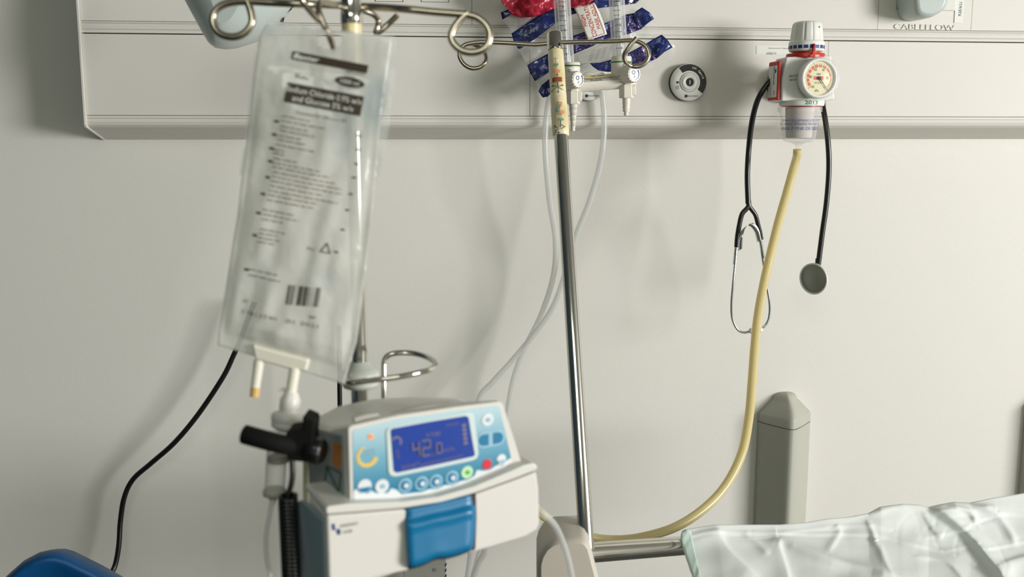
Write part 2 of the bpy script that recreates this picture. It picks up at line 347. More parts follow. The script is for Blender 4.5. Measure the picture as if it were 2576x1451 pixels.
crumple([(1262, 48), (1288, -20), (1600, -25), (1625, 12), (1650, 50), (1664, 88), (1702, 118), (1690, 150), (1640, 170), (1590, 182), (1470, 190), (1400, 240), (1362, 235), (1330, 170), (1302, 122), (1285, 75)], YM, .007, 14, seed=1).build('clear_film', M['film'], mk)
for k, (pp, nm, m_) in enumerate((
    ([(1287, 84), (1320, 62), (1350, 42), (1380, 22), (1440, 8), (1520, -8), (1590, -20), (1630, -20), (1600, 8), (1500, 22), (1440, 36), (1395, 60), (1350, 95), (1310, 122), (1304, 123), (1293, 106)], 'blue_band', 'bluetape'),
    ([(1326, 164), (1350, 150), (1378, 135), (1440, 100), (1446, 134), (1410, 160), (1380, 182), (1346, 204), (1334, 184)], 'blue_band', 'bluetape'),
    ([(1355, 229), (1364, 213), (1380, 200), (1420, 175), (1425, 200), (1395, 225), (1378, 243), (1366, 245)], 'blue_band', 'bluetape'),
    ([(1260, 31), (1283, 22), (1290, 34), (1264, 49)], 'blue_band', 'bluetape'),
    ([(1590, 38), (1600, 28), (1614, 19), (1632, 31), (1645, 47), (1630, 58), (1612, 74), (1598, 60)], 'blue_band', 'bluetape'),
    ([(1622, 112), (1646, 97), (1665, 87), (1678, 100), (1692, 119), (1672, 130), (1652, 147), (1636, 140)], 'blue_band', 'bluetape'),
    ([(1484, 159), (1509, 158), (1534, 151), (1556, 142), (1556, 178), (1530, 181), (1505, 177), (1492, 168)], 'blue_band', 'bluetape'),
    ([(1439, 91), (1473, 79), (1521, 59), (1577, 36), (1593, 33), (1613, 73), (1580, 86), (1520, 100), (1491, 116), (1442, 136)], 'foil_strip', 'foil'),
    ([(1575, 137), (1616, 114), (1652, 147), (1625, 160), (1590, 164)], 'foil_strip', 'foil'))):
    f = Fr((0, YM-.010-.0006*k, 1.4), WALLX, UP); crumple(pp, 0, .0035, 24, seed=10+k, f=f).build(nm, M[m_], mk, solid=.0012)
fl = Fr((0, YM-.021, 1.4), WALLX, UP)
crumple([(1442.5, 17), (1496, 8), (1508, 30), (1519, 58), (1527, 86), (1500, 95), (1479, 101), (1468, 74), (1456, 45)], 0, .0002, 12, seed=3, f=fl).build('paper_label', M['label'], mk, solid=.0006)
mb = MB()
for st_, x, y, h, wd in (('HIGH', 1478.3, 65, .0088, .026), ('CONCENTRATION', 1503, 90.5, .0098, .083), ('MASK ADULT', 1512.5, 70.5, .0088, .060)):
    mb.text(fl, st_, *fl.px(x, y, .0012), h, ang=109, c=.0012, w=wd, off=.008)
bp = [fl.px(x, y, .0012) for x, y in ((1447, 19), (1494, 11), (1521.5, 83.5), (1480.5, 97.5))]
for i in range(4): mb.bar(fl.w(*bp[i], .0012), fl.w(*bp[(i+1) % 4], .0012), .0004, 6)
mb.build('lettering', M['labelred'], mk)
fi = Fr((0, YM-.006, 1.4), WALLX, UP)
crumple([(1455, 140), (1520, 112), (1552, 100), (1552, 142), (1500, 158), (1460, 165)], 0, .002, 20, seed=8, f=fi).build('instruction_leaflet', M['film'], mk)
mb = MB()
for k in range(7):
    for j in range(4): 
        a, b = fi.px(1488+j*15-k*1.5, 128+k*4.2-j*3, .008); mb.prism(fi, [(a, b), (a+.009, b+.002), (a+.009, b+.0026), (a, b+.0006)], .0078, .008)
mb.build('leaflet_print', M['ink2'], mk)
rb = crumple([(1256, -10), (1262, 6), (1276, 20), (1290, 37), (1312, 43), (1345, 42), (1372, 32), (1395, 21), (1440, 20), (1478, 12), (1500, -4), (1505, -30), (1262, -30)], 0, .011, 26, seed=21, f=Fr((0, YM-.022, 1.4), WALLX, UP))
tag(rb.build('red_bag', M['redbag'], solid=.0012), 'crumpled pinkish red plastic bag above the mask packet', 'bag')

# ---------------------------------------------------------------- twin oxygen flowmeter
YF = 2.19
ox = thing('oxygen_flowmeter', 'white twin oxygen flowmeter with two graduated clear tubes and ribbed knobs', 'flowmeter', Y_(1500, 310, YF))
ff = Fr((0, YF, 1.4), WALLX, UP)
def O_(x, y, c=0): return ff.pw(x, y, c)
for side, (tx, ty), (bx, by), rr in (('l', (1408, -90), (1424, 160), .0183), ('r', (1546, -90), (1560, 145), .0172)):
    top, bot = O_(tx, ty), O_(bx, by); ax = (top-bot); L = ax.length
    g = MB().lathe(bot, ax, [(rr, 0), (rr, L)], 32, cap=False).build('flow_tube', M['clearglass'], ox)
    MB().lathe(bot, ax, [(rr*.55, 0), (rr*.62, L)], 24).build('inner_tube', M['clearglass'], ox, parent=g)
    MB().lathe(bot+Vector((.004, .002, 0)), ax, [(rr*.16, 0), (rr*.16, L)], 12).build('needle_rod', M['white'], ox, parent=g)
    axn = ax.normalized(); tf = Fr(bot, axn.cross(Vector((0, 1, 0))) * -1 if axn.cross(Vector((0, 1, 0))).x < 0 else axn.cross(Vector((0, 1, 0))), axn); mb = MB(); 
    n = 13; y0 = {'l': 136, 'r': 116}[side]; dy = {'l': [136, 122, 110, 94, 76, 64, 52, 40, 28, 16, 5, -10], 'r': [121, 93, 80, 63, 48, 38, 26, 15, 3, -10]}[side]
    for k, y in enumerate(dy):
        t = (y-ty)/(by-ty); xx = tx+(bx-tx)*t
        a0, b0 = tf.px(xx-9, y+1, rr); a1, b1 = tf.px(xx+(5 if k % 2 else 8), y, rr); mb.prism(tf, [(a0, b0), (a1, b1), (a1, b1+.0009), (a0, b0+.0009)], rr*.95, rr*1.01)
    for s_, x, y in ({'l': (('1', 1425, 141), ('5', 1419.5, 79.5), ('1', 1416, 21)), 'r': (('1', 1563, 124), ('5', 1559, 66), ('10', 1551, 5.5))}[side]):
        mb.text(tf, s_, *tf.px(x, y, rr), .0056, c=rr*1.01, off=.01)
    mb.build('scale', M['ink'], ox, parent=g)
def ribbed(an, h): return 1+.045*math.cos(an*16)
def valve(hx, hy, hw, by0, by1, kx, ky, kr, conn, barb, kdir):
    top, bot = O_(hx, by0), O_(hx, by1); r = hw; f = Fr(top, WALLX, UP)
    b = MB().lathe(bot, top-bot, [(r*.9, -.006), (r, 0), (r, (top-bot).length-.002), (r*.93, (top-bot).length), (r*.5, (top-bot).length)], 40).build('valve_body', M['warm'], ox)
    ax = Vector(kdir).normalized(); K = O_(kx, ky, .045)
    k = MB().lathe(K-ax*.034, ax, [(kr*1.02, 0), (kr*1.12, .004), (kr*1.1, .030), (kr*.98, .0335)], 96, mod=lambda a, h: ribbed(a, h)).build('knob', M['warm'], ox)
    kf = Fr(K, UP.cross(ax), UP)
    MB().disc(kf, 0, 0, kr*.86, -.0015, .0006, 40).build('knob_cap', M['white'], ox, parent=k)
    mb = MB().text(kf, 'O', -.003, .0035, .0085, c=.001, ang=-20, off=.01, center=True); mb.text(kf, '2', -.0005, -.0055, .005, c=.001, ang=-20, off=.01, center=True)
    mb.arc(kf, 0, 0, kr*.60, kr*.76, 40, -95, .0007, .001, 20, r0b=kr*.74); mb.prism(kf, [(kr*.40, kr*.42), (kr*.62, kr*.30), (kr*.62, kr*.62)], .0007, .001)
    mb.build('lettering', M['navy'], ox, parent=k)
    MB().lathe(O_(kx-12, ky+4), (0, 0, 1), [(kr*.9, -.02), (kr*1.0, -.01), (kr*.9, .02)], 32).build('valve_block', M['warm'], ox)
    x0, x1, y0, y1 = conn; A, B = O_((x0+x1)/2, y1, .008), O_((x0+x1)/2, y0, .008); hr = (O_(x1, y0)-O_(x0, y0)).length/2
    MB().lathe(A, B-A, [(hr*.92, 0), (hr, .002), (hr, (B-A).length-.002), (hr*.9, (B-A).length), (hr*.55, (B-A).length+.006), (hr*.5, (B-A).length+.02)], 6, smooth=False).build('hex_connector', M['warm'], ox, bevel=.0012)
    MB().box(Fr(A, WALLX, UP), hr*.6, hr*1.12, .006, (B-A).length-.001, -.004, .012).build('connector_tab', M['warm'], ox, bevel=.0015)
    return A, hr
gA, hr = valve(1437, 0, .0195, 157, 192, 1455, 200, .0165, (1424, 1460, 229, 262), None, (.52, -.84, .05))
prof = []
for k in range(5): h = k*.0115; r = .0098-.0012*k; prof += [(r, -h), (r*1.08, -h-.002), (r*.92, -h-.004), (r*.90, -h-.0115)]
MB().lathe(gA, (0, 0, 1), [(.011, 0)]+prof, 24).build('hose_barb', M['warm'], ox)
gB, hr = valve(1563, 0, .0225, 142, 186, 1596, 186, .0165, (1557, 1595, 214, 247), None, (.40, -.88, .02))
MB().lathe(gB, (0, 0, 1), [(.0088, 0), (.0088, -.012), (.0078, -.015), (.0086, -.019), (.0070, -.026), (.0088, -.0275), (.0050, -.030), (.0046, -.034), (.0062, -.035), (.0048, -.0375)], 24).build('hose_barb', M['warm'], ox)
# necks above the barrels, green year rings and O2 tabs
for hx, hy, r in ((1437, 166, .0195), (1563, 157, .0225)): MB().lathe(O_(hx, hy), UP, [(r*1.005, -.0014), (r*1.012, -.0014), (r*1.012, .0014), (r*1.005, .0014)], 40, cap=False).build('green_ring', M['green'], ox)
mb = MB(); mb.text(ff, 'O', *ff.px(1428.5, 181, .021), .006, c=.0215, off=.02, w=.0058); mb.text(ff, '2', *ff.px(1435, 182, .021), .0038, c=.0215, off=.01)
mb.text(ff, 'O', *ff.px(1568, 167, .024), .006, c=.0245, off=.02, w=.0058); mb.text(ff, '2013', *ff.px(1428, 168, .021), .0028, c=.0212, w=.010, off=.02)
mb.build('lettering', M['ink'], ox)
A, B = O_(1462, 211), O_(1556, 204)
MB().lathe(A, B-A, [(.0175, -.03), (.0175, (B-A).length+.02)], 32).build('manifold', M['warm'], ox)
fm = Fr(A, (B-A), UP); Lm = (B-A).length
def cyl(a, th, rr=.0177): return fm.w(a, rr*math.sin(th), rr*math.cos(th))
mb = MB(); mb.grid([[cyl(-.005+Lm*i/8, R(8+6*k), .0179) for i in range(9)] for k in range(6)]); mb.build('rating_label', M['silver'], ox)
mb = MB(); mb.grid([[cyl(-.005+Lm*i/8, R(42+7*k), .0180) for i in range(9)] for k in range(3)]); mb.build('rating_label', M['yel'], ox, label='yellow strip with upside-down number')
mb = MB(); wp = lambda A_, B_: cyl(A_, B_/.0177, .0183)
mb.text(fm, 'Therapy Equipment Ltd', .004, R(24)*.0177, .0032, w=.062, warp=wp, off=.01); mb.text(fm, 'POTTERS BAR', .018, R(12)*.0177, .0022, w=.026, warp=wp, off=.01)
mb.text(fm, '100120', .050, R(56)*.0177, .0035, ang=180, w=.028, warp=wp, off=.01); mb.build('lettering', M['ink'], ox)
for px_ in (1480,): MB().lathe(Vector((Y_(px_, 207, YC).x, YF, Y_(px_, 207, YC).z)), (0, 1, 0), [(.013, 0), (.013, .01), (.010, .012), (.010, YC-YF-.024)], 24).build('probe', M['warm'], ox)

# ---------------------------------------------------------------- clear oxygen tubes (from behind the flowmeter to below the pump)
def pxtube(name, pts, r, m, label, cat, Yf, seg=12, root=None, group=None):
    n = len(pts); P3 = [Y_(x, y, Yf(i/(n-1)) if callable(Yf) else Yf) for i, (x, y) in enumerate(pts)]
    o = MB().tube(P3, r, seg, 10).build(name, m, root)
    if not root: tag(o, label, cat, group)
    return o
pxtube('oxygen_tube', [(1398, 190), (1385, 235), (1374, 300), (1372, 380), (1382, 500), (1397, 600), (1393, 690), (1362, 790), (1318, 880), (1290, 960), (1273, 1060), (1250, 1180), (1222, 1330), (1205, 1395), (1180, 1480)], .0070, M['cleartube'], 'clear plastic tube, left of the two hanging behind the right pole', 'tube', lambda t: 2.30+.028*min(1, t*12)+.07*min(1, max(0, t-.25)*3), group='clear oxygen tubes')
pxtube('oxygen_tube', [(1500, 200), (1514, 235), (1520, 310), (1512, 400), (1485, 500), (1450, 590), (1418, 700), (1392, 770), (1352, 830), (1290, 905), (1240, 960), (1205, 1003), (1190, 1100), (1186, 1300), (1183, 1395), (1172, 1480)], .0070, M['cleartube'], 'clear plastic tube, right of the two hanging behind the right pole', 'tube', lambda t: 2.305+.02*min(1, t*12)+.045*min(1, max(0, t-.25)*3), group='clear oxygen tubes')
pxtube('oxygen_tube', [(1235, 1200), (1222, 1370), (1205, 1415), (1180, 1480)], .0075, M['cleartube'], 'short clear tube end, rightmost below the pump', 'tube', 2.33)

# ---------------------------------------------------------------- suction regulator
YS = 2.21; fs = Fr((0, YS, 1.4), WALLX, UP)
def S_(x, y, c=0): return fs.pw(x, y, c)
sr = thing('suction_regulator', 'white and red suction regulator with round kPa gauge on the trunking', 'suction regulator', S_(2008, 384))
# knob
kt, kb = S_(2031, 54), S_(2028, 131); kax = (kt-kb); kl = kax.length; px2m = (S_(2070, 120)-S_(1986, 120)).length/84
kw = lambda wpx: wpx*px2m/2
def kmod(an, h):
    if h < kl*.36 or h > kl*.93: return 1
    q = abs(math.sin(an*6)); return 1-.055*(1-min(1, q*2.2))**.7
MB().lathe(kb, kax, [(kw(60), .0), (kw(76), -.0), (kw(83), .003), (kw(84), kl*.16), (kw(84), kl*.30), (kw(82), kl*.335), (kw(79), kl*.35), (kw(78), kl*.37), (kw(75), kl*.6), (kw(70), kl*.86), (kw(67), kl*.92), (kw(60), kl*.97), (kw(44), kl*.995), (kw(10), kl*1.0)], 144, mod=kmod).build('knob', M['white'], sr)
kn = [o for o in sr.children if o.name.startswith('knob')][0] if sr.children else None
kf = Fr(kb, WALLX, kax); mb = MB(); rr = kw(84.8)
for k in range(-2, 9):
    a0 = k*19-68; a1 = a0+14; rows = [[kf.w(rr*math.sin(R(a)), kl*(h), rr*math.cos(R(a))) for a in np.linspace(a0, a1, 5)] for h in (.09+.0, .20)]; mb.grid(rows)
mb.build('dash_marks', M['navy'], sr)
MB().disc(kf, .0155, kl*.78, .0014, .0285, .0310, 12).build('set_screw', M['black'], sr)
mb = MB().lathe(S_(2026, 146), UP, [(kw(92), 0), (kw(93), .004), (kw(90), .009), (kw(70), .010)], 48)
mb.lathe(S_(2028, 140), UP, [(kw(66), 0), (kw(66), .012)], 32)
fr2 = Fr(S_(2048, 140, .0445), WALLX, UP); mb.prism(fr2, [(-.003, -.004), (.003, -.004), (.0028, .022), (.0015, .0265), (-.0005, .0265), (-.003, .010), (-.005, .004), (-.010, .001), (-.010, -.003)], -.006, 0)
mb.build('red_collar', M['red'], sr, bevel=.0008)
# body
body = [(1978, 143), (2092, 139), (2100, 250), (2080, 254), (1966, 254), (1968, 200)]
MB().prism(fs, [fs.px(x, y, .03) for x, y in body], -.035, .030).build('body', M['white'], sr, bevel=.004, seg=3)
MB().lathe(S_(2030, 206, -.035), (0, 1, 0), [(.022, 0), (.022, .02), (.014, .022), (.014, YC-YS-.030-.035)], 32).build('probe', M['white'], sr)
side = Fr(S_(1967, 200, .028), Vector((0, -1, 0)), UP)          # left face, looks to -X
hb, lb = S_(1967, 152, .028).z-side.O.z, S_(1967, 252, .028).z-side.O.z
MB().box(Fr(side.O, Vector((0, -1, 0)), UP), -.062, -.003, lb, hb, .001, .009).build('side_plate', M['red'], sr, bevel=.003)
MB().box(side, -.056, -.006, lb+.007, hb-.010, .009, .0098).build('side_label', M['label'], sr)
mb = MB(); mb.text(side, '0049500', -.020, lb+.035, .0065, ang=90, c=.0101, w=.040, off=.012); mb.text(side, 'SUCTION UNIT', -.036, lb+.012, .0025, ang=90, c=.0101, w=.05)
mb.prism(side, [(-.014, hb-.016), (-.009, hb-.022), (-.014, hb-.028), (-.019, hb-.022)], .0099, .0101); mb.text(side, 'CE', -.018, lb+.012, .0055, ang=90, c=.0101, off=.01)
mb.build('lettering', M['navy'], sr)
mb = MB(); mb.text(fs, 'HIGH VACUUM', *fs.px(1985, 194.5, .0302), .0050, ang=4, c=.0306, w=.0205, off=.005); mb.text(fs, 'HIGH FLOW', *fs.px(1986, 204, .0302), .0050, ang=4, c=.0306, w=.0165, off=.005)
mb.build('lettering', M['ink'], sr)
# gauge
GC = fs.pw(2062.5, 196.3, .062); gf = Fr(GC, Vector((1, .10, 0)), Vector((0, 0, 1)))
gs = (fs.pw(2112, 196, .062)-GC).length/49.5                       # metres per pixel here
MB().lathe(GC-gf.n*.030, gf.n, [(30*gs, 0), (45*gs, .008), (49*gs, .014), (49*gs, .026), (46*gs, .0305), (41*gs, .031), (39.5*gs, .027), (39*gs, .022)], 72).build('gauge_case', M['white'], sr)
gauge = [o for o in bpy.data.objects if o.name.startswith('gauge_case')][0]
MB().disc(gf, 0, 0, 39.5*gs, -.0085, -.004, 48).build('gauge_face', M['cream'], sr, parent=gauge)
mb = MB()
segs = [(-145+0, 4)]
aa = [(218, 201), (198, 181), (177, 160), (155, 138), (133, 118), (115, 97)]
for a0, a1 in aa: mb.arc(gf, 0, 0, 25.5*gs, 32.5*gs, a0, a1, -.0041, -.00385, 8)
ws = 31.8
for i, (a0, a1) in enumerate([(93, 76), (72, 52), (48, 28), (25, 6), (3, -16), (-19, -42)]): mb.arc(gf, 0, 0, (25.8+i*.9)*gs, 32*gs, a0, a1, -.0041, -.00385, 8)
mb.box(gf, -14.5*gs, 12*gs, -4*gs, 4.5*gs, -.0041, -.00385); mb.build('gauge_print', M['orange'], sr, parent=gauge)
mb = MB(); c_ = -.0037
for s_, x, y, h in (('60', -10, 20, 6), ('40', 10.5, 19.5, 6), ('80', -22, 3, 6), ('20', 21.5, 0.5, 6), ('-100', -17.5, -20.5, 5.5), ('kPa', -4.5, -29.5, 5.8), ('HIGH', -1, 9.5, 4.8), ('SUCTION', -2, -11, 4.8), ('0', 15, -22, 4.5)):
    mb.text(gf, s_, x*gs, y*gs, h*gs, c=c_, off=.012, w=len(s_)*h*.56*gs, center=True)
for k in range(25):
    an = R(222-k*262/24); r0 = 33*gs; r1 = (38 if k % 5 == 0 else 35.5)*gs
    mb.bar(gf.w(r0*math.cos(an), r0*math.sin(an), c_), gf.w(r1*math.cos(an), r1*math.sin(an), c_), .35*gs, 4)
mb.build('gauge_lettering', M['ink2'], sr, parent=gauge)
mb = MB().bar(gf.w(0, 0, -.001), gf.w(24*gs, -30*gs, -.001), .0006, 6); mb.prism(gf, [(2*gs, 0), (0, -2*gs), (14*gs, -17*gs)], -.0015, -.0005); mb.lathe(gf.w(0, 0, -.003), gf.n, [(4.3*gs, 0), (4*gs, .003), (1.5*gs, .0045)], 24)
mb.build('needle', M['ink'], sr, parent=gauge)
MB().lathe(GC-gf.n*.001, gf.n, [(40*gs, -.002), (42*gs, .0015), (40*gs, .004), (20*gs, .0065), (.2*gs, .007)], 48).build('lens', clear('gauge_lens', (226, 228, 226), .02, .5, .04), sr, parent=gauge)
MB().lathe(GC-gf.n*.012, gf.n, [(49.5*gs, 0), (50.5*gs, .004), (50.5*gs, .016), (47*gs, .0195), (42*gs, .018)], 72, cap=False).build('clear_bezel', M['clearcup'], sr, parent=gauge)
# band, cup
cA = S_(2015, 268); 
def cup_r(wpx): return wpx*px2m/2
MB().lathe(S_(2016, 267), UP, [(cup_r(104), 0), (cup_r(107), .002), (cup_r(107), .0115), (cup_r(100), .0125), (cup_r(40), .0125)], 64).build('collar_band', M['white'], sr)
MB().lathe(S_(2016, 268.5), UP, [(cup_r(96), 0), (cup_r(96), .003)], 48).build('seal', M['red'], sr)
cf = Fr(S_(2016, 267), WALLX, UP); wr = cup_r(107.6)
MB().text(cf, '2013', -.012, .003, .0078, w=.031, off=.03, warp=lambda a, b: cf.w(wr*math.sin(a/wr), b, wr*math.cos(a/wr))).build('lettering', M['green'], sr)
cz = lambda y: S_(2013, y).z-S_(2013, 282).z
CO = S_(2012, 282)
MB().lathe(CO, UP, [(cup_r(14), cz(383)), (cup_r(12), cz(378)), (cup_r(13), cz(368)), (cup_r(20), cz(363)), (cup_r(34), cz(359)), (cup_r(66), cz(356)), (cup_r(78), cz(351)), (cup_r(82), cz(340)), (cup_r(98), cz(283)), (cup_r(106), cz(281)), (cup_r(106), cz(278)), (cup_r(103), cz(277)), (cup_r(106), cz(275)), (cup_r(106), cz(270)), (cup_r(102), cz(269))], 64, cap=False).build('clear_cup', M['clearcup'], sr)
cup = sr.children[-1] if False else [o for o in bpy.data.objects if o.name.startswith('clear_cup')][0]
MB().lathe(CO, UP, [(cup_r(58), cz(347)), (cup_r(62), cz(345)), (cup_r(70), cz(270))], 40).build('filter', M['filt'], sr, parent=cup)
def cupwarp(a, b):
    r = cup_r(98+(82-98)*min(1, max(0, (b/cz(340)))))+.0006; th = a/r; return CO+Vector((r*math.sin(th), -r*math.cos(th), b))
mb = MB()
mb.text(cf, 'THERAPY EQUIPMENT LTD POTTERS', -.066, cz(306.5), .0052, w=.118, warp=cupwarp, off=.005)
mb.text(cf, 'MEDIVAC MONO PIPELINE PROTECTOR', -.089, cz(315), .0048, w=.136, warp=cupwarp, off=.003)
mb.text(cf, 'CHANGE IF PINK OR DISCOLOURED', -.074, cz(327), .0070, w=.150, warp=cupwarp, off=.02)
mb.build('lettering', M['blueink'], sr, parent=cup)
# suction tube
yp = [(2005, 378), (2004, 392), (1997, 422), (1978, 490), (1958, 560), (1938, 640), (1920, 720), (1906, 800), (1898, 880), (1892, 960), (1884, 1050), (1866, 1140), (1826, 1220), (1770, 1280), (1700, 1325), (1620, 1350), (1550, 1358), (1480, 1350), (1400, 1318), (1340, 1270), (1300, 1200)]
n = len(yp)
P3 = [P(x, y, 2.245-.10*min(1, i/6)-.42*max(0, (i-6)/(n-7))) for i, (x, y) in enumerate(yp)]
P3[0] = S_(2006, 376); P3[1] = S_(2004.5, 394)
o = MB().tube(P3, lambda t: .0098-.0012*t, 20, 10).build('suction_tube', M['yellow']); tag(o, 'yellowish suction tube hanging from the regulator cup to the bed rail', 'tube')

# ---------------------------------------------------------------- stethoscope over the regulator
sg = thing('stethoscope', 'black stethoscope with steel ear tubes hung behind the suction regulator', 'stethoscope', Y_(1885, 840, 2.30))
ys = 2.285
def T_(x, y, Y=ys): return Y_(x, y, Y)
L1 = [T_(2000, 172), T_(1975, 178), T_(1948, 193, 2.24), T_(1924, 220, 2.235), T_(1905, 255, 2.24), T_(1892, 305, 2.25), T_(1884, 370, 2.26), T_(1880, 440, 2.26), T_(1882, 512, 2.26)]
L2 = [T_(2000, 172), T_(2040, 200, 2.29), T_(2062, 240, 2.28), T_(2074, 290, 2.26), T_(2083, 360, 2.25), T_(2085, 430, 2.25), T_(2079, 510, 2.25), T_(2068, 590, 2.25), T_(2058, 668, 2.25)]
MB().tube(L1[::-1]+L2[1:], .0064, 16, 10).build('tubing', M['rubber'], sg)
mb = MB(); mb.tube([T_(1882, 505, 2.26), T_(1882, 520, 2.26), T_(1867, 538, 2.26), T_(1860, 565, 2.26), T_(1855, 595, 2.26), T_(1853, 622, 2.26)], .0058, 14)
mb.tube([T_(1884, 505, 2.26), T_(1886, 520, 2.26), T_(1900, 540, 2.262), T_(1907, 565, 2.265), T_(1912, 585, 2.268), T_(1915, 602, 2.27)], .0054, 14); mb.build('yoke', M['rubber'], sg)
MB().tube([T_(1853, 618, 2.26), T_(1850, 655, 2.255), T_(1844, 715, 2.25), T_(1840, 770, 2.25), T_(1843, 803, 2.25), T_(1855, 828, 2.25), T_(1872, 836, 2.25), T_(1890, 832, 2.25)], .0029, 12).build('ear_tube', M['steel'], sg)
MB().tube([T_(1911, 598, 2.27), T_(1918, 645, 2.275), T_(1927, 705, 2.28), T_(1936, 765, 2.28), T_(1934, 800, 2.28), T_(1925, 818, 2.28), T_(1915, 827, 2.28)], .0029, 12).build('ear_tube', M['steel'], sg)
MB().lathe(T_(1906, 832, 2.28), T_(1922, 824, 2.28)-T_(1906, 832, 2.28), [(.001, -.002), (.005, 0), (.0078, .004), (.0078, .008), (.004, .013)], 20).build('ear_tip', M['white'], sg)
MB().lathe(T_(1884, 834, 2.25), T_(1900, 829, 2.25)-T_(1884, 834, 2.25), [(.003, 0), (.007, .004), (.007, .009), (.002, .013)], 20).build('ear_tip', M['white'], sg)
MB().bar(T_(1852, 624, 2.26), T_(1848, 665, 2.257), .0042).build('ferrule', M['steel'], sg)
MB().bar(T_(1913, 606, 2.27), T_(1921, 648, 2.275), .0038).build('ferrule', M['steel'], sg)
sp = cr([T_(1862, 628, 2.245), T_(1864, 600, 2.245), T_(1870, 577, 2.25), T_(1887, 564, 2.255), T_(1902, 578, 2.258), T_(1910, 606, 2.26)], 6)
mb = MB(); mb.loft([[p+Vector((.0035, -.004, .0035)), p+Vector((-.0035, .004, -.0035)), p+Vector((-.0032, .0046, -.0038)), p+Vector((.0038, -.0034, .0032))] for p in sp]); mb.build('leaf_spring', M['steel'], sg)
CH = T_(2047, 701, 2.245); cax = Vector((-.82, -.57, -.04)).normalized(); cr_ = (T_(2047, 739, 2.245)-CH).length
hd = MB().lathe(CH-cax*.006, cax, [(cr_*.5, -.006), (cr_*.9, 0), (cr_, .002), (cr_, .005), (cr_*.93, .0065)], 48).build('chest_piece', M['steel'], sg)
MB().lathe(CH, cax, [(cr_*.93, -.001), (cr_*.90, .0012), (cr_*.01, .0016)], 48).build('diaphragm', mat('diaphragm_grey', (150, 152, 140), .35), sg, parent=hd)
MB().lathe(CH-cax*.006, cax, [(cr_*.93, .0062), (cr_*1.03, .004), (cr_*1.03, .0085), (cr_*.95, .0088), (cr_*.92, .007)], 48, cap=False).build('rim', M['white'], sg, parent=hd)
MB().bar(T_(2058, 650, 2.25), T_(2056, 678, 2.252), .0062).build('stem', M['rubber'], sg)

# ---------------------------------------------------------------- wall bumpers
def bumper(cx, label, w_=.145):
    Yb = YW; t = thing('wall_bumper', label, 'wall bumper', Vector((cx, Yb, .35)), 'grey wall bumpers behind the bed')
    hw = w_/2; pr = .078
    def sect(s, z, oy=0):
        pts = []
        for k in range(25):
            a = -1+2*k/24; x = a*hw; a = (a+.14)/1.14 if a > -.14 else (a+.14)/.86; e = 1-(math.sqrt(a*a+.035)-math.sqrt(.035))/(math.sqrt(1.035)-math.sqrt(.035)); y = e*pr; e2 = min(1, (1-abs(a))*14); pts.append(Vector((cx+x*s, Yb-oy-(y+.012*e2)*s, z)))
        pts.append(Vector((cx+hw*s, Yb-oy, z))); pts.insert(0, Vector((cx-hw*s, Yb-oy, z))); return pts
    z1 = Y_(1893, 1064, YW-.02).z
    MB().loft([sect(1, .35), sect(1, z1-.001)]).build('post', M['grey'], t)
    MB().loft([sect(.985, z1-.002), sect(.985, z1+.002)]).build('joint_line', M['trunkd'], t)
    h = .060
    rg = [sect(1, z1+.0005), sect(1, z1+.018)]
    # cap: pyramid-like, narrowing to a rounded peak over the wall side
    rings = []
    base = sect(1, 0)
    for k in range(13):
        u = k/12; sx = 1-.86*math.sin(u*math.pi/2)**1.05; sy = max(1-u**1.5*.80, .16)
        z = z1+.001+.020+h*(1-math.cos(u*math.pi/2))**.0*(math.sin(math.pi/2*u)*.62+.38*math.sin(math.pi/2*min(1, u*1.0)))
        z = z1+.021+h*u if k < 9 else z1+.021+h*(.667+.333*math.sin((u-.667)/.333*math.pi/2)*.85)
        sx = 1-u*.80 if k < 9 else (1-.533)*math.cos((u-.667)/.333*math.pi/2*.88)
        rings.append([Vector((cx+(p.x-cx)*sx, Yb-(Yb-p.y)*sy, z)) for p in base])
    MB().loft([sect(1, z1+.001)]+rings).build('cap', M['grey'], t)
    return t
bx = (Y_(1893, 1100, YW).x+Y_(2038, 1100, YW).x)/2+.004
bumper(bx, 'grey wall bumper post with a rounded pointed cap behind the bed')
bumper(Y_(2571, 1100, YW).x+.0725, 'grey wall bumper just showing at the right edge of the picture')

# ---------------------------------------------------------------- bed
bed = thing('hospital_bed', 'hospital bed with chrome head rail and beige plastic corner below the drip pole', 'bed', P(1600, 1451, 1.70)-Vector((0, 0, .1)))
ra, rb_ = P(1483, 1390, 1.66), P(1800, 1366, 1.84)
MB().bar(ra-(rb_-ra)*.15, ra+(rb_-ra)*.88, .0168, 32).build('head_rail', M['chrome'], bed)
fb = Fr(P(1430, 1400, 1.60), RH, UP)
cp = [(1350, 1560), (1350, 1410), (1356, 1388), (1368, 1368), (1385, 1355), (1400, 1350), (1462, 1347), (1474, 1352), (1483, 1364), (1500, 1430), (1512, 1480), (1520, 1560)]
front = [fb.px(x, y) for x, y in cp]; ctr = (sum(p[0] for p in front)/len(front), sum(p[1] for p in front)/len(front))
rings = [[fb.w(ctr[0]+(a-ctr[0])*s, ctr[1]+(b-ctr[1])*s, c) for a, b in front] for c, s in ((-.09, .96), (-.02, 1.0), (.004, .99), (.012, .95), (.016, .86))]
MB().loft(rings).build('corner_bracket', M['beige'], bed)
MB().box(fb, .01, .9, -.16, -.11, -.03, .03).build('side_frame', M['beige'], bed, bevel=.005)

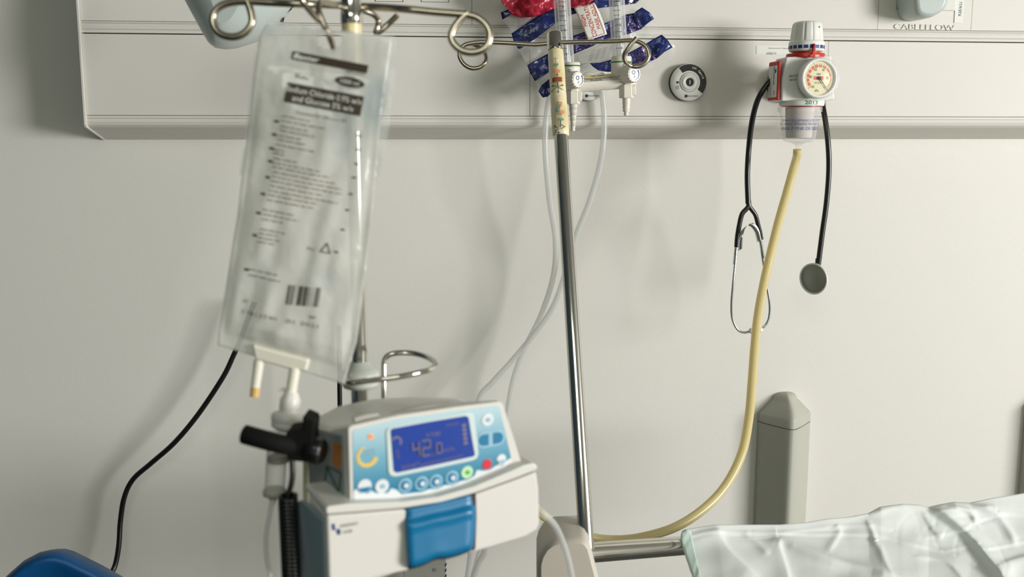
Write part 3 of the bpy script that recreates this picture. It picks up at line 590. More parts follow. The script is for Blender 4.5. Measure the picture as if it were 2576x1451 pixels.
# bed linen: a draped sheet with folds
top = [(1712, 1341), (1726, 1333), (1760, 1327), (1800, 1321), (1870, 1321), (1960, 1321), (2030, 1315), (2080, 1306), (2130, 1302), (2185, 1292), (2215, 1276), (2270, 1269), (2310, 1271), (2335, 1277), (2365, 1270), (2400, 1264), (2440, 1266), (2500, 1253), (2560, 1244), (2680, 1222)]
tx_ = np.array([p[0] for p in top], float); ty_ = np.array([p[1] for p in top], float)
folds = [  # polyline, height (m), width on the left/upper side (px), width on the right/lower side (px)
    ([(1800, 1320), (1808, 1350), (1830, 1390), (1865, 1425), (1905, 1460)], .008, 22, 80),
    ([(1953, 1358), (1955, 1385), (1975, 1440), (1985, 1480)], .009, 20, 66),
    ([(1955, 1358), (2010, 1385), (2090, 1415), (2180, 1435), (2280, 1465)], .017, 30, 30),
    ([(2190, 1292), (2270, 1268), (2330, 1275), (2395, 1320), (2440, 1362), (2510, 1450), (2530, 1490)], .018, 60, 14),
    ([(2350, 1272), (2400, 1264), (2450, 1275), (2500, 1292)], .012, 30, 15),
    ([(2380, 1274), (2430, 1290), (2450, 1320)], .009, 24, 13),
    ([(2195, 1360), (2215, 1390), (2235, 1450)], .004, 20, 16),
    ([(2180, 1310), (2195, 1350), (2200, 1365)], .005, 18, 14),
    ([(1870, 1340), (1905, 1370), (1930, 1400)], .004, 22, 22),
    ([(2500, 1293), (2530, 1330), (2550, 1370)], .006, 24, 18),
    ([(2510, 1425), (2570, 1405), (2640, 1390)], .007, 12, 40),
    ([(2080, 1390), (2110, 1340), (2100, 1320)], .004, 25, 15),
    ([(2320, 1290), (2350, 1340), (2370, 1352)], .005, 30, 12),
    ([(2300, 1400), (2380, 1415), (2430, 1470)], .004, 25, 12),
]
lines = [  # pressed creases
    ([(1735, 1350), (1800, 1338), (1960, 1343), (2190, 1345), (2280, 1365), (2400, 1395), (2450, 1420)], .0020, 3),
    ([(1960, 1343), (2080, 1326), (2190, 1322), (2240, 1330)], .0016, 3),
    ([(2420, 1335), (2440, 1320), (2500, 1296), (2576, 1292), (2680, 1285)], .0022, 3),
    ([(2330, 1352), (2440, 1330)], .0014, 3), ([(2475, 1385), (2576, 1362), (2680, 1340)], .0020, 3), ([(2380, 1385), (2450, 1372)], .0015, 3)]
xs_ = np.linspace(1728, 2660, 330); rows = []
nr = 120
def seg_dist(X, Y, poly):
    best = np.full(X.shape, 1e9); sgn = np.zeros(X.shape); tt = np.zeros(X.shape); m = len(poly)-1
    for i in range(m):
        ax_, ay = poly[i]; bx_, by = poly[i+1]; dx, dy = bx_-ax_, by-ay; L2_ = dx*dx+dy*dy
        t = np.clip(((X-ax_)*dx+(Y-ay)*dy)/L2_, 0, 1); qx, qy = ax_+t*dx, ay+t*dy; d = np.hypot(X-qx, Y-qy); cz_ = dx*(Y-ay)-dy*(X-ax_)
        k = d < best; best = np.where(k, d, best); sgn = np.where(k, np.sign(cz_), sgn); tt = np.where(k, (i+t)/m, tt)
    return best, sgn, tt
def smooth_poly(poly): return [(p.x, p.y) for p in cr([Vector((x, y, 0)) for x, y in poly], 5)]
XX = np.zeros((nr, len(xs_))); YY = np.zeros_like(XX)
for i in range(nr):
    u = i/(nr-1); yt = np.interp(xs_, tx_, ty_); left = np.where(xs_ < 1800, 0, 0)
    XX[i] = xs_+(1-np.clip((xs_-1728)/500, 0, 1))*u*38; YY[i] = yt+(1560-yt)*u
D = np.zeros_like(XX)
for poly, h, wl, wr_ in folds:
    d, s_, t = seg_dist(XX, YY, smooth_poly(poly)); wd = np.where(s_ > 0, wl if False else wr_, wl); e = np.clip(np.minimum(t, 1-t)*6, 0, 1)**.7
    D += h*1/(1+(d/wd*1.7)**2)**1.5*(.35+.65*e)
for poly, h, wd in lines:
    d, s_, t = seg_dist(XX, YY, smooth_poly(poly)); D += .45*h*np.exp(-(d/5.0)**2) - .35*h*np.exp(-((d-8*np.where(s_ > 0, 1, 9))/6)**2)
nrm = (Vector((0, 0, 1))*.62-FH*.78).normalized()
for i in range(nr):
    u = i/(nr-1); rw = []
    for j in range(len(xs_)):
        Yd = 1.78-.17*(1-math.cos(u*math.pi/2))-.06*u+.16*(xs_[j]-1728)/900
        p = P(XX[i, j], YY[i, j], Yd); nn = noise.noise(Vector((XX[i, j]*.012, YY[i, j]*.016, 3)))*.006*min(1, u*8)
        rw.append(p+nrm*(D[i, j]*min(1, u*14+.0)+nn))
    rows.append(rw)
back = [P(x, np.interp(x, tx_, ty_)+6, 1.88+.16*(x-1728)/900) + Vector((0, .02, -.03)) for x in xs_]
mb = MB().grid([back]+rows)
o = mb.build('bed_sheet', M['sheet'], solid=.003); tag(o, 'rumpled white sheet lying over the bed at the lower right', 'bed sheet')
for p_ in o.data.polygons: p_.use_smooth = True
hem = [(1712, 1342), (1719, 1334), (1733, 1333), (1738, 1344)]
mb = MB(); rr_ = []
for i in range(30):
    u = i/29; y = 1336+u*150; xl = np.interp(y, [1336, 1355, 1375, 1400, 1451, 1490], [1714, 1713, 1718, 1726, 1744, 1756]); xr = np.interp(y, [1336, 1360, 1451, 1490], [1738, 1742, 1762, 1775])
    rr_.append([P(xl+(xr-xl)*k/8, y+(3 if k == 0 else 0)+math.sin(i*1.1+k)*.6-(math.sin(k/8*math.pi)*5 if i == 0 else 0), 1.785-.17*(1-math.cos(u*1.4))*.8-.03*u-.022+.0006*math.sin(i*.9+k*.8)) for k in range(9)])
mb.grid(rr_); tag(mb.build('underpad', M['hem'], solid=.003), 'pale green quilted underpad edge peeking out left of the white sheet', 'underpad')

# ---------------------------------------------------------------- right drip pole
dr = thing('drip_pole', 'chrome drip pole with tape-wrapped neck standing in the bed corner', 'drip pole', P(1473, 1362, 1.63))
D1 = lambda y: 1.84-.20*(y-100)/1260
pa, pb = P(1395, 86, D1(86)), P(1475, 1366, D1(1366))
def along(y): 
    t = (y-86)/(1366-86); return P(1395+(1475-1395)*t, y, D1(y))
axp = (pa-pb).normalized()
def onpole(y):
    lo_, hi_ = 0.0, 1.3
    for _ in range(50):
        m_ = (lo_+hi_)/2; q = MROT.transposed() @ (pb+(pa-pb)*m_-CAM); yy = 725.5-q.y/-q.z*FPX
        if yy > y: lo_ = m_
        else: hi_ = m_
    return pb+(pa-pb)*m_
along = onpole
pr_ = .0128
MB().lathe(pb, axp, [(pr_, -.01), (pr_, (along(120)-pb).length)], 40).build('pole', M['chrome'], dr)
k0, k1 = onpole(128), onpole(84)
rc = (P(1414, 105, 1.84)-P(1372.8, 105, 1.84)).length/2
MB().lathe(k0, k1-k0, [(rc*.98, 0), (rc, .001), (rc, (k1-k0).length-.0025), (rc*.93, (k1-k0).length), (rc*.2, (k1-k0).length+.0005)], 48).build('collar', M['chrome'], dr)
tw0, tw1 = onpole(343), onpole(129); Lw = (tw1-tw0).length; _ax = (tw1-tw0).normalized(); fw = Fr(tw0, RH-_ax*RH.dot(_ax), _ax)
rw_ = (P(1417, 200, 1.84)-P(1377, 200, 1.84)).length/2
def twm(an, h): return 1+.03*noise.noise(Vector((math.cos(an)*2, math.sin(an)*2, h*50)))
def wprof(h):
    t = h/Lw; return rw_*(1.06 if .08 < t < .30 else (1.02 if t < .5 else .99))
MB().lathe(tw0, tw1-tw0, [(rw_*.88, 0), (rw_*1.0, .002)]+[(wprof(Lw*k/24), Lw*k/24) for k in range(1, 24)]+[(rw_*.95, Lw)], 64, mod=twm).build('tape_wrap', M['tapec'], dr)
tw = [o for o in bpy.data.objects if o.name.startswith('tape_wrap')][0]
wrp = lambda a, b: fw.w((wprof(b)*1.07+.0006)*math.sin(a/rw_), b, (wprof(b)*1.07+.0006)*math.cos(a/rw_))
def tp(x, y): return fw.px(x, y, rw_)
def patch(mb, x, y, w_, h_, rot=0):
    a, b = tp(x, y); s_ = .00072; rows_ = []
    for i in range(3):
        row = []
        for j in range(7):
            q, r_ = (j/6-.5)*w_*s_, (.5-i/2)*h_*s_; row.append(wrp(a+q*math.cos(rot)-r_*math.sin(rot), b+q*math.sin(rot)+r_*math.cos(rot)))
        rows_.append(row)
    mb.grid(rows_)
for m_, L_ in (('tapeg', ((1399, 163, 11, 6, 0), (1412, 301, 10, 6, -.1), (1405, 272, 8, 18, -.25))), ('tapeo', ((1401, 179.5, 14, 8.5, 0), (1409, 262, 9, 12, -.2), (1413, 282, 12, 8, -.1))), ('taper', ((1401.5, 200, 24, 12.5, 0),))):
    mb = MB(); [patch(mb, *q) for q in L_]; mb.build('tape_print', M[m_], dr, parent=tw)
mb = MB()
for q in ((1398, 155, 1, 12, 0), (1400, 170, 1, 10, 0), (1402, 189, 3, 8, 0), (1403, 212, 3.2, 12, 0), (1404, 225, 1.5, 14, 0), (1397, 216, 1.3, 14, 1.1), (1411, 216, 1.3, 14, -1.1), (1396, 222, 1.3, 16, -1.1+3.14*0), (1411, 223, 1.3, 14, 1.1), (1390.5, 215, 4, 4, 0), (1415, 214, 3.5, 4, 0), (1388, 227, 3.5, 4, 0), (1404, 232, 4, 4, 0), (1398, 147, 10, 1, 0),
          (1411, 292, 1.2, 12, 0), (1410, 312, 2.5, 18, -.05), (1400, 319, 1.3, 14, 1.0), (1416, 322, 1.3, 12, -1.0), (1400, 328, 1.3, 14, -1.0), (1415, 316, 1.3, 14, 1.1), (1398, 317, 4, 4, 0), (1406, 334, 4, 4, 0), (1406, 288, 14, 1, -.15), (1400, 276, 1, 18, -.25)): patch(mb, *q)
mb.build('tape_print', M['taped'], dr, parent=tw)
dw = lambda pts, d: [P(x, y, d+(dz[0] if dz else 0)) for x, y, *dz in pts]
MB().tube(dw([(1376, 110), (1350, 112), (1320, 111), (1290, 109), (1250, 107), (1215, 106), (1190, 108), (1168, 114), (1156, 130), (1158, 148), (1170, 164), (1188, 172), (1208, 169), (1221, 156), (1222, 140, .01), (1212, 124, .02), (1195, 113, .025), (1180, 110, .03)], 1.82), .0041, 14, 10).build('hook_arm', M['wire'], dr)
MB().tube(dw([(1412, 107), (1450, 106), (1500, 105), (1550, 104), (1585, 102), (1608, 106), (1626, 119), (1632, 138), (1625, 156), (1608, 167), (1588, 166), (1572, 154, -.01), (1570, 139, -.015), (1578, 125, -.018), (1590, 108, -.02), (1601, 95, -.02)], 1.82), .0041, 14, 10).build('hook_arm', M['wire'], dr)

# ---------------------------------------------------------------- left drip stand
ls = thing('drip_stand', 'chrome drip stand in the foreground carrying the fluid bag and the pump', 'drip stand', Vector((P(905, 1300, 1.12).x, P(905, 1300, 1.12).y, .4)))
q0, q1 = P(910, 1500, 1.14), P(884, -20, 1.14); q0 = Vector((q1.x+.012, q1.y, q0.z))
LP0 = P(883, 0, 1.12)
def lp_(y):                                                          # point of the vertical pole seen at pixel row y
    z0, z1 = LP0.z-3, LP0.z+1
    for _ in range(50):
        zm = (z0+z1)/2; q = MROT.transposed() @ (Vector((LP0.x, LP0.y, zm))-CAM); yy = 725.5-q.y/-q.z*FPX
        if yy > y: z0 = zm
        else: z1 = zm
    return Vector((LP0.x, LP0.y, zm))
lo, hi = Vector((LP0.x, LP0.y, .05)), lp_(60)
MB().lathe(lo, hi-lo, [(.0092, 0), (.0092, (hi-lo).length)], 40).build('pole', M['chrome'], ls)
MB().lathe(lp_(330), lp_(60)-lp_(330), [(.0104, 0), (.0112, .01), (.0112, (lp_(60)-lp_(330)).length)], 40, mod=twm).build('tape_wrap', M['tapec'], ls)
MB().lathe(lp_(60), lp_(-30)-lp_(60), [(.0118, 0), (.0124, .001), (.0124, .012), (.0118, .013), (.0118, (lp_(-30)-lp_(60)).length)], 40).build('collar', M['chrome'], ls)
dl = 1.10
MB().tube(dw([(870, 14, .03), (820, 12, .02), (760, 10), (690, 7), (630, 4), (590, 5), (560, 13), (542, 28), (535, 48), (540, 70), (555, 86), (580, 93), (605, 89), (624, 75), (634, 55), (632, 32), (624, 8), (616, -15)], dl), .0042, 14, 10).build('hook_arm', M['wire'], ls)
MB().tube(dw([(895, 16, .03), (950, 18, .02), (1020, 23), (1090, 30), (1140, 34), (1172, 37), (1200, 44), (1222, 62), (1232, 84), (1229, 108), (1214, 125), (1190, 132), (1164, 128), (1143, 112), (1135, 92), (1143, 70), (1158, 50), (1178, 32)], dl), .0042, 14, 10).build('hook_arm', M['wire'], ls)
MB().tube(dw([(880, 20, .03), (840, 10, -.03), (810, 4, -.06), (801, 12, -.075), (803, 32, -.08), (814, 60, -.08), (824, 80, -.078), (831, 98, -.072), (836, 112, -.062), (840, 128, -.05)], dl), .0033, 14, 10).build('hook_arm', M['wire'], ls)
MB().tube(dw([(740, -30, -.10), (762, 4, -.09), (785, 33, -.085), (806, 54, -.08)], dl), .0033, 14, 8).build('hook_arm', M['wire'], ls)
MB().tube(dw([(895, 22, .06), (915, 27, .07), (938, 36, .08), (951, 50, .09), (950, 68, .09), (946, 82, .09), (960, 76, .09), (980, 58, .09), (1000, 38, .085)], dl), .0036, 14, 6).build('hook_arm', M['wire'], ls)
# handle loop and collar knob
cc = lp_(940)
MB().lathe(cc, UP, [(.010, -.016), (.020, -.0155), (.0225, -.011), (.0230, -.003), (.0225, .002), (.018, .0085), (.0165, .009), (.014, .013), (.010, .0155)], 48).build('clamp_collar', M['collar'], ls)
hl = [(890, 916, .06), (880, 925, .05), (872, 950, -.01), (880, 962, -.035), (930, 957, -.04), (1000, 948, -.04), (1050, 938, -.03), (1085, 928, -.01), (1096, 917, .01), (1080, 901, .03), (1045, 889, .05), (1005, 887, .06), (978, 893, .06), (967, 908, .06), (966, 940, .06), (966, 1030, .06)]
MB().tube(dw(hl, 1.16), .0034, 14, 8).build('handle_loop', M['chrome'], ls)
MB().bar(P(890, 975, 1.19), P(892, 1040, 1.19), .0034).build('handle_stem', M['chrome'], ls)
for k in range(0): pass
MB().box(Fr(Vector((lo.x, lo.y, 0)), RH, UP), -.25, .25, .03, .06, -.02, .02).box(Fr(Vector((lo.x, lo.y, 0)), RH, UP), -.02, .02, .03, .06, -.25, .25).build('foot', M['chrome'], ls)

# ---------------------------------------------------------------- grey housing top left
gh = thing('overhead_device', 'pale blue-grey tapered plastic housing hanging into the top left, behind the hooks', 'medical device', P(590, 119, 1.75))
fh = Fr(P(590, 60, 1.75), RH, UP); rings = []
gp = [(432, -60), (456, -5), (480, 38), (508, 88), (522, 110), (533, 118), (546, 120), (575, 117), (607, 107), (640, 90), (672, 65), (700, 35), (718, 12), (728, -10), (738, -60)]
pf = [fh.px(x, y) for x, y in gp]; cc_ = (fh.px(590, -10))
for c, sx, sy in ((-.12, .80, .85), (-.05, .98, .99), (-.02, 1, 1), (.010, .93, .965), (.034, .76, .88), (.05, .52, .76), (.056, .30, .60)):
    rings.append([fh.w(cc_[0]+(a-cc_[0])*sx, cc_[1]+(b-cc_[1])*sy, c) for a, b in pf])
MB().loft(rings).build('housing', M['housing'], gh)
mb = MB(); mb.bar(P(700, 52, 1.80), P(703, 30, 1.80), .010).bar(P(703, 34, 1.80), P(728, 14, 1.80), .008).bar(P(728, 14, 1.80), P(800, -20, 1.85), .006); mb.build('cable_joint', M['black'], gh)

# ---------------------------------------------------------------- fluid bag
bg = thing('fluid_bag', 'clear infusion fluid bag with brown printed label hanging from the stand hook', 'infusion bag', P(700, 960, 1.02))
fbag = Fr(P(780, 500, 1.03), Vector((RH.x*.98, RH.y*.98, -.19)), UP)
def edge(y):     # left and right edge of the fluid pouch in the photograph's frame
    l = np.interp(y, [62, 90, 200, 350, 540, 660, 760, 840, 880], [672, 655, 640, 620, 598, 578, 562, 550, 548]); r = np.interp(y, [90, 120, 220, 330, 430, 520, 640, 760, 860, 960], [985, 982, 968, 955, 946, 938, 924, 911, 897, 868]); return l, r
def bag_pt(s, t, side):
    # s 0..1 across, t 0..1 down; the top and bottom edges slope like the bag does
    yl = 62+(868-62)*t; yr = 92+(966-92)*t; l = edge(yl)[0]; r = edge(yr)[1]
    x = l+(r-l)*s; y = yl+(yr-yl)*s; a, b = fbag.px(x, y)
    prof = (math.sin(math.pi*min(1, max(0, (s-.05)/.90))))**.6 if .05 < s < .95 else 0
    pv = 0 if t < .13 or t > .955 else min(1, (t-.13)/.16)**.6*min(1, (.955-t)/.05)**.6*(.55+.6*t)
    th = .0125*prof*pv+.0006; wv = .004*noise.noise(Vector((a*20, b*14, 1)))*(1.0)+.0035*noise.noise(Vector((a*60, b*18, 4)))*pv
    return fbag.w(a, b, th*side+wv)
hx0, hx1, hy0, hy1 = 795, 863, 89, 126
def grid_bag(side):
    NS, NT = 60, 150; pts = [[bag_pt(i/NS, j/NT, side) for i in range(NS+1)] for j in range(NT+1)]; return pts
NS, NT = 60, 150
F1, F2 = grid_bag(1), grid_bag(-1)
def in_hole(i, j):
    s, t = (i+.5)/NS, (j+.5)/NT; yl = 62+806*t; yr = 92+874*t; l = edge(yl)[0]; r = edge(yr)[1]; x = l+(r-l)*s; y = yl+(yr-yl)*s
    return ((x-829)/33)**2+((y-92)/33)**2 < 1 and y > 90
mb = MB(); vs = [p for r in F1 for p in r]+[p for r in F2 for p in r]; N1 = (NS+1)*(NT+1); fc = []
for j in range(NT):
    for i in range(NS):
        if in_hole(i, j): continue
        a = j*(NS+1)+i; fc.append((a, a+NS+1, a+NS+2, a+1)); fc.append((N1+a, N1+a+1, N1+a+NS+2, N1+a+NS+1))
for i in range(NS):
    fc.append((i, i+1, N1+i+1, N1+i)); a = NT*(NS+1)+i; fc.append((a+1, a, N1+a, N1+a+1))
for j in range(NT):
    a = j*(NS+1); b = a+NS+1; fc.append((b, a, N1+a, N1+b)); a += NS; b += NS; fc.append((a, b, N1+b, N1+a))
mb.add(vs, fc, True); mb.build('fluid_pouch', M['ivbag'], bg)
pouch = [o for o in bpy.data.objects if o.name.startswith('fluid_pouch')][0]
# loose over-pouch on the upper half
def flap(c, amp, seed):
    rows_ = []
    for j in range(40):
        t = j/39; row = []
        for i in range(36):
            s = i/35; yl = 52+(440-52)*t; yr = 92+(452-92)*t; l = np.interp(yl, [52, 90, 200, 440], [676, 650, 634, 603]); r = np.interp(yr, [92, 120, 330, 452], [992, 1000, 978, 952])
            x = l+(r-l)*s; y = yl+(yr-yl)*s; row.append(fbag.w(*fbag.px(x, y, c), c+amp*noise.noise(Vector((s*5, t*7, seed)))*2+amp*noise.noise(Vector((s*14, t*9, seed+3)))))
        rows_.append(row)
    return rows_
NOH = lambda rows_: rows_
mb = MB(); rows_ = flap(-.016, .003, 2); mb.grid(rows_)
mb.f, mb.sm = zip(*[(f_, s_) for f_, s_ in zip(mb.f, mb.sm) if not ((sum((mb.v[k]-fbag.pw(829, 104, -.016)).length for k in f_)/4) < .0125)]); mb.f = list(mb.f); mb.sm = list(mb.sm)
mb.build('overpouch', M['ivfilm'], bg)
# print
def bs(x, y, c=None):
    """photograph pixel to a point on the bag's printed front"""
    l0 = 0; a, b = fbag.px(x, y)
    yl_lo = y; 
    # invert bag_pt for thickness
    s = .5; t = .5
    for _ in range(4):
        yl = 62+806*t; yr = 92+874*t; l = edge(yl)[0]; r = edge(yr)[1]; s = min(1, max(0, (x-l)/(r-l))); t = min(1, max(0, (y-62-30*s)/(806+68*s)))
    p = bag_pt(s, t, 1); q = p+fbag.n*.0007; return q
SK = R(10.8)
def bt(ox_, oy, A, B): return bs(ox_+A*math.cos(SK)+B*math.sin(SK)*-1, oy+A*math.sin(SK)+B*math.cos(SK))   # A right, B down in pixels
def rectp(mb, ox_, oy, a0, a1, b0, b1, n=14, m_=3):
    mb.grid([[bt(ox_, oy, a0+(a1-a0)*i/n, b0+(b1-b0)*j/m_) for i in range(n+1)] for j in range(m_+1)])
def btext(mb, st_, ox_, oy, A, B, h, w_=None, off=.01, slant=0, lift=.0005):
    vs_, fs_, W = text2d(st_, off); k = h/.69; sx = w_/W if w_ else k
    mb.add([bt(ox_, oy, A+x*sx+y*k*slant, B-y*k)+fbag.n*lift for x, y in vs_], fs_)
mb = MB(); rectp(mb, 737, 128, 0, 194, 0, 21); rectp(mb, 727, 207, 0, 194, 0, 50)
mb.add([bt(881, 207, 0, 0)]+[bt(881, 207, 38*math.cos(2*math.pi*k/40), 13*math.sin(2*math.pi*k/40)) for k in range(40)], [(0, k+1, (k+1) % 40+1) for k in range(40)])
mb.build('label_bars', M['brown'], bg, parent=pouch)
mb = MB(); btext(mb, 'Baxter', 737, 128, 5, 16.5, 12, 64, .02, .2); btext(mb, 'Sodium Chloride 0.9% w/v', 727, 207, 1, 22, 14, 190, .02); btext(mb, 'and Glucose 5% w/v', 727, 207, 20, 43, 14, 155, .02); btext(mb, '1000 ml', 881, 207, -24, 5, 10, 48, .02)
mb.build('lettering', M['label'], bg, parent=pouch)
mb = MB(); btext(mb, 'V', 742, 182, 0, 14, 15, 12, .03, .3); btext(mb, 'iaflo', 742, 182, 12, 12, 6, 26, .01); btext(mb, 'INFUSION', 870, 180, 4, 2, 7, 44, .01)
for x, y in ((906, 342), (903, 376), (899, 412), (893, 446), (885, 487), (876, 527), (865, 576), (850, 631)): rectp(mb, x, y, -5, 5, -2.2, 2.2, 2, 1)
for k, (x, w_) in enumerate([(0, 5), (8, 1.5), (11, 3), (17, 1.5), (26, 4), (31, 5), (38, 2), (42, 6), (50, 1.5), (53, 1.5), (58, 1), (64, 1), (70, 4), (76, 2), (80, 1)]): mb.grid([[bs(733+x-yy*.32*.5+q*w_, 712+yy+(x+q*w_)*.09) for q in (0, 1)] for yy in (0, 15, 30, 48)])
btext(mb, 'LOT', 617, 750, 0, 6, 7, 14); btext(mb, 'EXP', 785, 788, 0, 6, 7, 16); btext(mb, '21B13T40', 611, 778, 0, 5, 9, 95, -.01); btext(mb, '01 2021', 728, 800, 0, 5, 10, 80, -.01)
btext(mb, 'PVC', 822, 628, -44, 6, 8, 20)
mb.add([], [])
tri = [bt(826, 620, -12, 12), bt(826, 620, 12, 12), bt(826, 620, 0, -12)]
for k in range(3): mb.bar(tri[k]+fbag.n*.0003, tri[(k+1) % 3]+fbag.n*.0003, .0006, 5)
mb.build('lettering', M['brown'], bg, parent=pouch, label='dark brown printed marks and barcode')
mb = MB(); rnd = random.Random(7)
def words(x, y, W, h=3.0):
    A = 0
    while A < W:
        l = rnd.uniform(8, 26); l = min(l, W-A)
        rectp(mb, x, y, A, A+l, -h/2, h/2, 2, 1); A += l+rnd.uniform(3, 5)
btext(mb, 'Solution for Infusion BP', 751, 278, 0, 8, 9, 128, .005)
L_ = [(715, 292, 75), (712, 303, 112), (710, 317, 70), (708, 327, 90), (704, 340, 60), (702, 350, 76), (700, 363, 98), (690, 375, 30), (690, 384, 34), (692, 397, 62), (690, 408, 122), (688, 418, 150), (690, 431, 158), (688, 442, 178), (686, 453, 180), (684, 465, 132), (682, 477, 176), (680, 488, 128), (678, 500, 116), (667, 524, 84), (668, 536, 92), (666, 548, 54), (662, 573, 68), (658, 583, 46), (656, 594, 54), (652, 604, 44), (632, 674, 74), (630, 688, 84)]
for x, y, W in L_: words(x, y, W)
mb.build('small_print', M['brown2'], bg, parent=pouch)
mb = MB()
for x, y in ((694, 304), (688, 337), (680, 372), (677, 404), (671, 444), (661, 485), (651, 532), (641, 588), (619, 674)): rectp(mb, x, y, 0, 13, -3, 3, 2, 1)
mb.build('small_print', M['brown'], bg, parent=pouch)
# ports
fpt = Fr(P(700, 900, 1.055), Vector((RH.x, RH.y, -.19)), UP)
MB().prism(fpt, [(632, 866), (778, 905), (770, 935), (735, 932), (640, 905)], -.006, .006, px=True).build('port_bar', M['port'], bg, bevel=.003)
def seg_px(mb, x0, y0, x1, y1, r0, r1, d=1.055, seg=24): 
    a, b = P(x0, y0, d), P(x1, y1, d); mb.lathe(a, b-a, [(r0, 0), (r1, (b-a).length)], seg); return mb
seg_px(MB(), 652, 905, 642, 976, .0056, .0048).build('port', M['port'], bg); seg_px(MB(), 742, 925, 732, 985, .0060, .0058).build('port', M['port'], bg)
mb = MB(); seg_px(mb, 643, 974, 640, 998, .0052, .0050); mb.build('port_tip', M['amber'], bg)
mb = MB(); seg_px(mb, 700, 979, 748, 979, .0018, .0018); mb.build('port_tab', M['port'], bg)

# ---------------------------------------------------------------- giving set: spike, drip chamber, line
gs_ = thing('giving_set', 'infusion line with white spike and clear drip chamber below the bag', 'infusion line', P(690, 1250, 1.055))
mb = MB(); a, b = P(722, 1075, 1.055), P(733, 985, 1.055); L = (b-a).length
mb.lathe(a, b-a, [(.010, -.004), (.0165, 0), (.0172, .003), (.0165, .0045), (.0172, .006), (.0180, .009), (.0180, .013), (.0150, .0155), (.0100, .017), (.0108, .020), (.0108, L*.78), (.0085, L*.9), (.0075, L)], 40)
mb.build('spike', M['pumpw'], gs_)
mb = MB(); seg_px(mb, 690, 1245, 700, 1085, .0105, .0112, 1.055); mb.build('drip_chamber', clear('chamber_plastic', (214, 214, 206), .18, .9, .1), gs_)
for (x, y, r0) in ((701, 1155, .0118), (690, 1238, .0120)): a = P(x, y, 1.055); mb = MB(); mb.lathe(a, UP, [(r0*.9, -.003), (r0, -.002), (r0, .003), (r0*.9, .004)], 32); mb.build('chamber_ring', M['silver'], gs_)
mb = MB(); seg_px(mb, 684, 1270, 688, 1243, .0026, .0055, 1.055); mb.build('chamber_outlet', M['port'], gs_)
MB().tube([P(684, 1262, 1.055), P(677, 1300, 1.055), P(670, 1345, 1.055), P(670, 1395, 1.055), P(678, 1440, 1.055), P(690, 1500, 1.055)], .0024, 10, 8).build('line', M['cleartube'], gs_)
# white line to the right of the pump
o = MB().tube([P(1290, 1290, 1.2), P(1345, 1278, 1.2), P(1372, 1296, 1.2), P(1398, 1325, 1.22), P(1416, 1365, 1.24), P(1430, 1410, 1.25), P(1442, 1470, 1.26), P(1450, 1520, 1.26)], .0040, 12, 8).build('infusion_line', M['cleartube'])
tag(o, 'thin white tube curving out from the right side of the pump', 'tube')

# ---------------------------------------------------------------- drop sensor
ds = thing('drop_sensor', 'black drop sensor clip with coiled cable around the drip chamber', 'drop sensor', P(735, 1240, 1.0))
MB().tube([P(615, 1092, .965+.035), P(650, 1102, .962+.035), P(700, 1115, .965+.035), P(745, 1122, .98+.035)], .0098, 20, 6).build('clip_arm', M['blackm'], ds)
fd = Fr(P(755, 1110, .98+.035), Vector((RH.x, RH.y, -.10)), UP)
MB().prism(fd, [(760, 1046), (792, 1060), (788, 1095), (790, 1130), (775, 1165), (722, 1160), (716, 1110), (720, 1085), (760, 1080)], -.02, .012, px=True).build('sensor_body', M['blackm'], ds, bevel=.003)
mb = MB(); a, b = P(775, 1128, .990+.025), P(818, 1138, .975+.035); mb.lathe(a, b-a, [(.012, 0), (.0135, .003), (.0135, .014), (.0115, .017), (.006, .018)], 32, mod=lambda an, h: 1+.04*math.cos(an*10)); mb.build('knob', M['black'], ds)
mb = MB(); mb.tube([P(735, 1158, .990+.025), P(736, 1195, .990+.025), P(731, 1225, .990+.025), P(722, 1245, .990+.025)], .0030, 12, 6)
cp_, n_ = [], 26*14
for k in range(n_):
    t = k/(n_-1); c0 = P(724+(736-724)*t, 1246+t*260, .990+.025); an = t*2*math.pi*26; cp_.append(c0+RH*(.0082*math.cos(an))+FH*(.0082*math.sin(an)))
mb.tube(cp_, .0023, 8, raw=True); mb.build('coiled_cable', M['rubber'], ds)
# core of the coil
# ---------------------------------------------------------------- pump
U = (RH*math.cos(R(27))+FH*math.sin(R(27))); FP = Fr(P(877, 1265, 1.0), U, UP)
pm = thing('infusion_pump', 'white infusion pump with blue screen reading 42.0 and a cyan handle', 'infusion pump', FP.pw(1000, 1470))
def fpx(L_, c=0): return [FP.px(x, y, c) for x, y in L_]
ftop = [(877, 1078), (884, 1071), (1000, 1045), (1150, 1023), (1255, 1010), (1264, 1014), (1290, 1095), (1314, 1172)]
btop = [(772, 1072), (786, 1056), (852, 1022), (940, 1003), (1050, 999), (1130, 1001), (1160, 1004), (1180, 1030)]
bl = FP.px(877, 1480)[1]
brr = FP.px(1314, 1325)[1]
fr_ = fpx(ftop); fr_ = [(fr_[0][0], bl)]+fr_+[(fr_[-1][0], brr)]
bk = [FP.px(x, y, -.115) for x, y in btop]; bk = [(bk[0][0], bl)]+bk+[(bk[-1][0]+.02, brr)]
def lerp(t, c, k=0): return [FP.w(p[0]+(q[0]-p[0])*t, p[1]+(q[1]-p[1])*t-(0), c) for p, q in zip(fr_, bk)]
MB().loft([lerp(1, -.115), lerp(.86, -.085), lerp(.55, -.05), lerp(.18, -.020), lerp(0, -.006)], smooth=False).build('case', M['pumpw'], pm, bevel=.002)
MB().loft([lerp(0, -.006), lerp(0, .0)], smooth=False).build('front_bezel', M['pumpw'], pm, bevel=.0015)
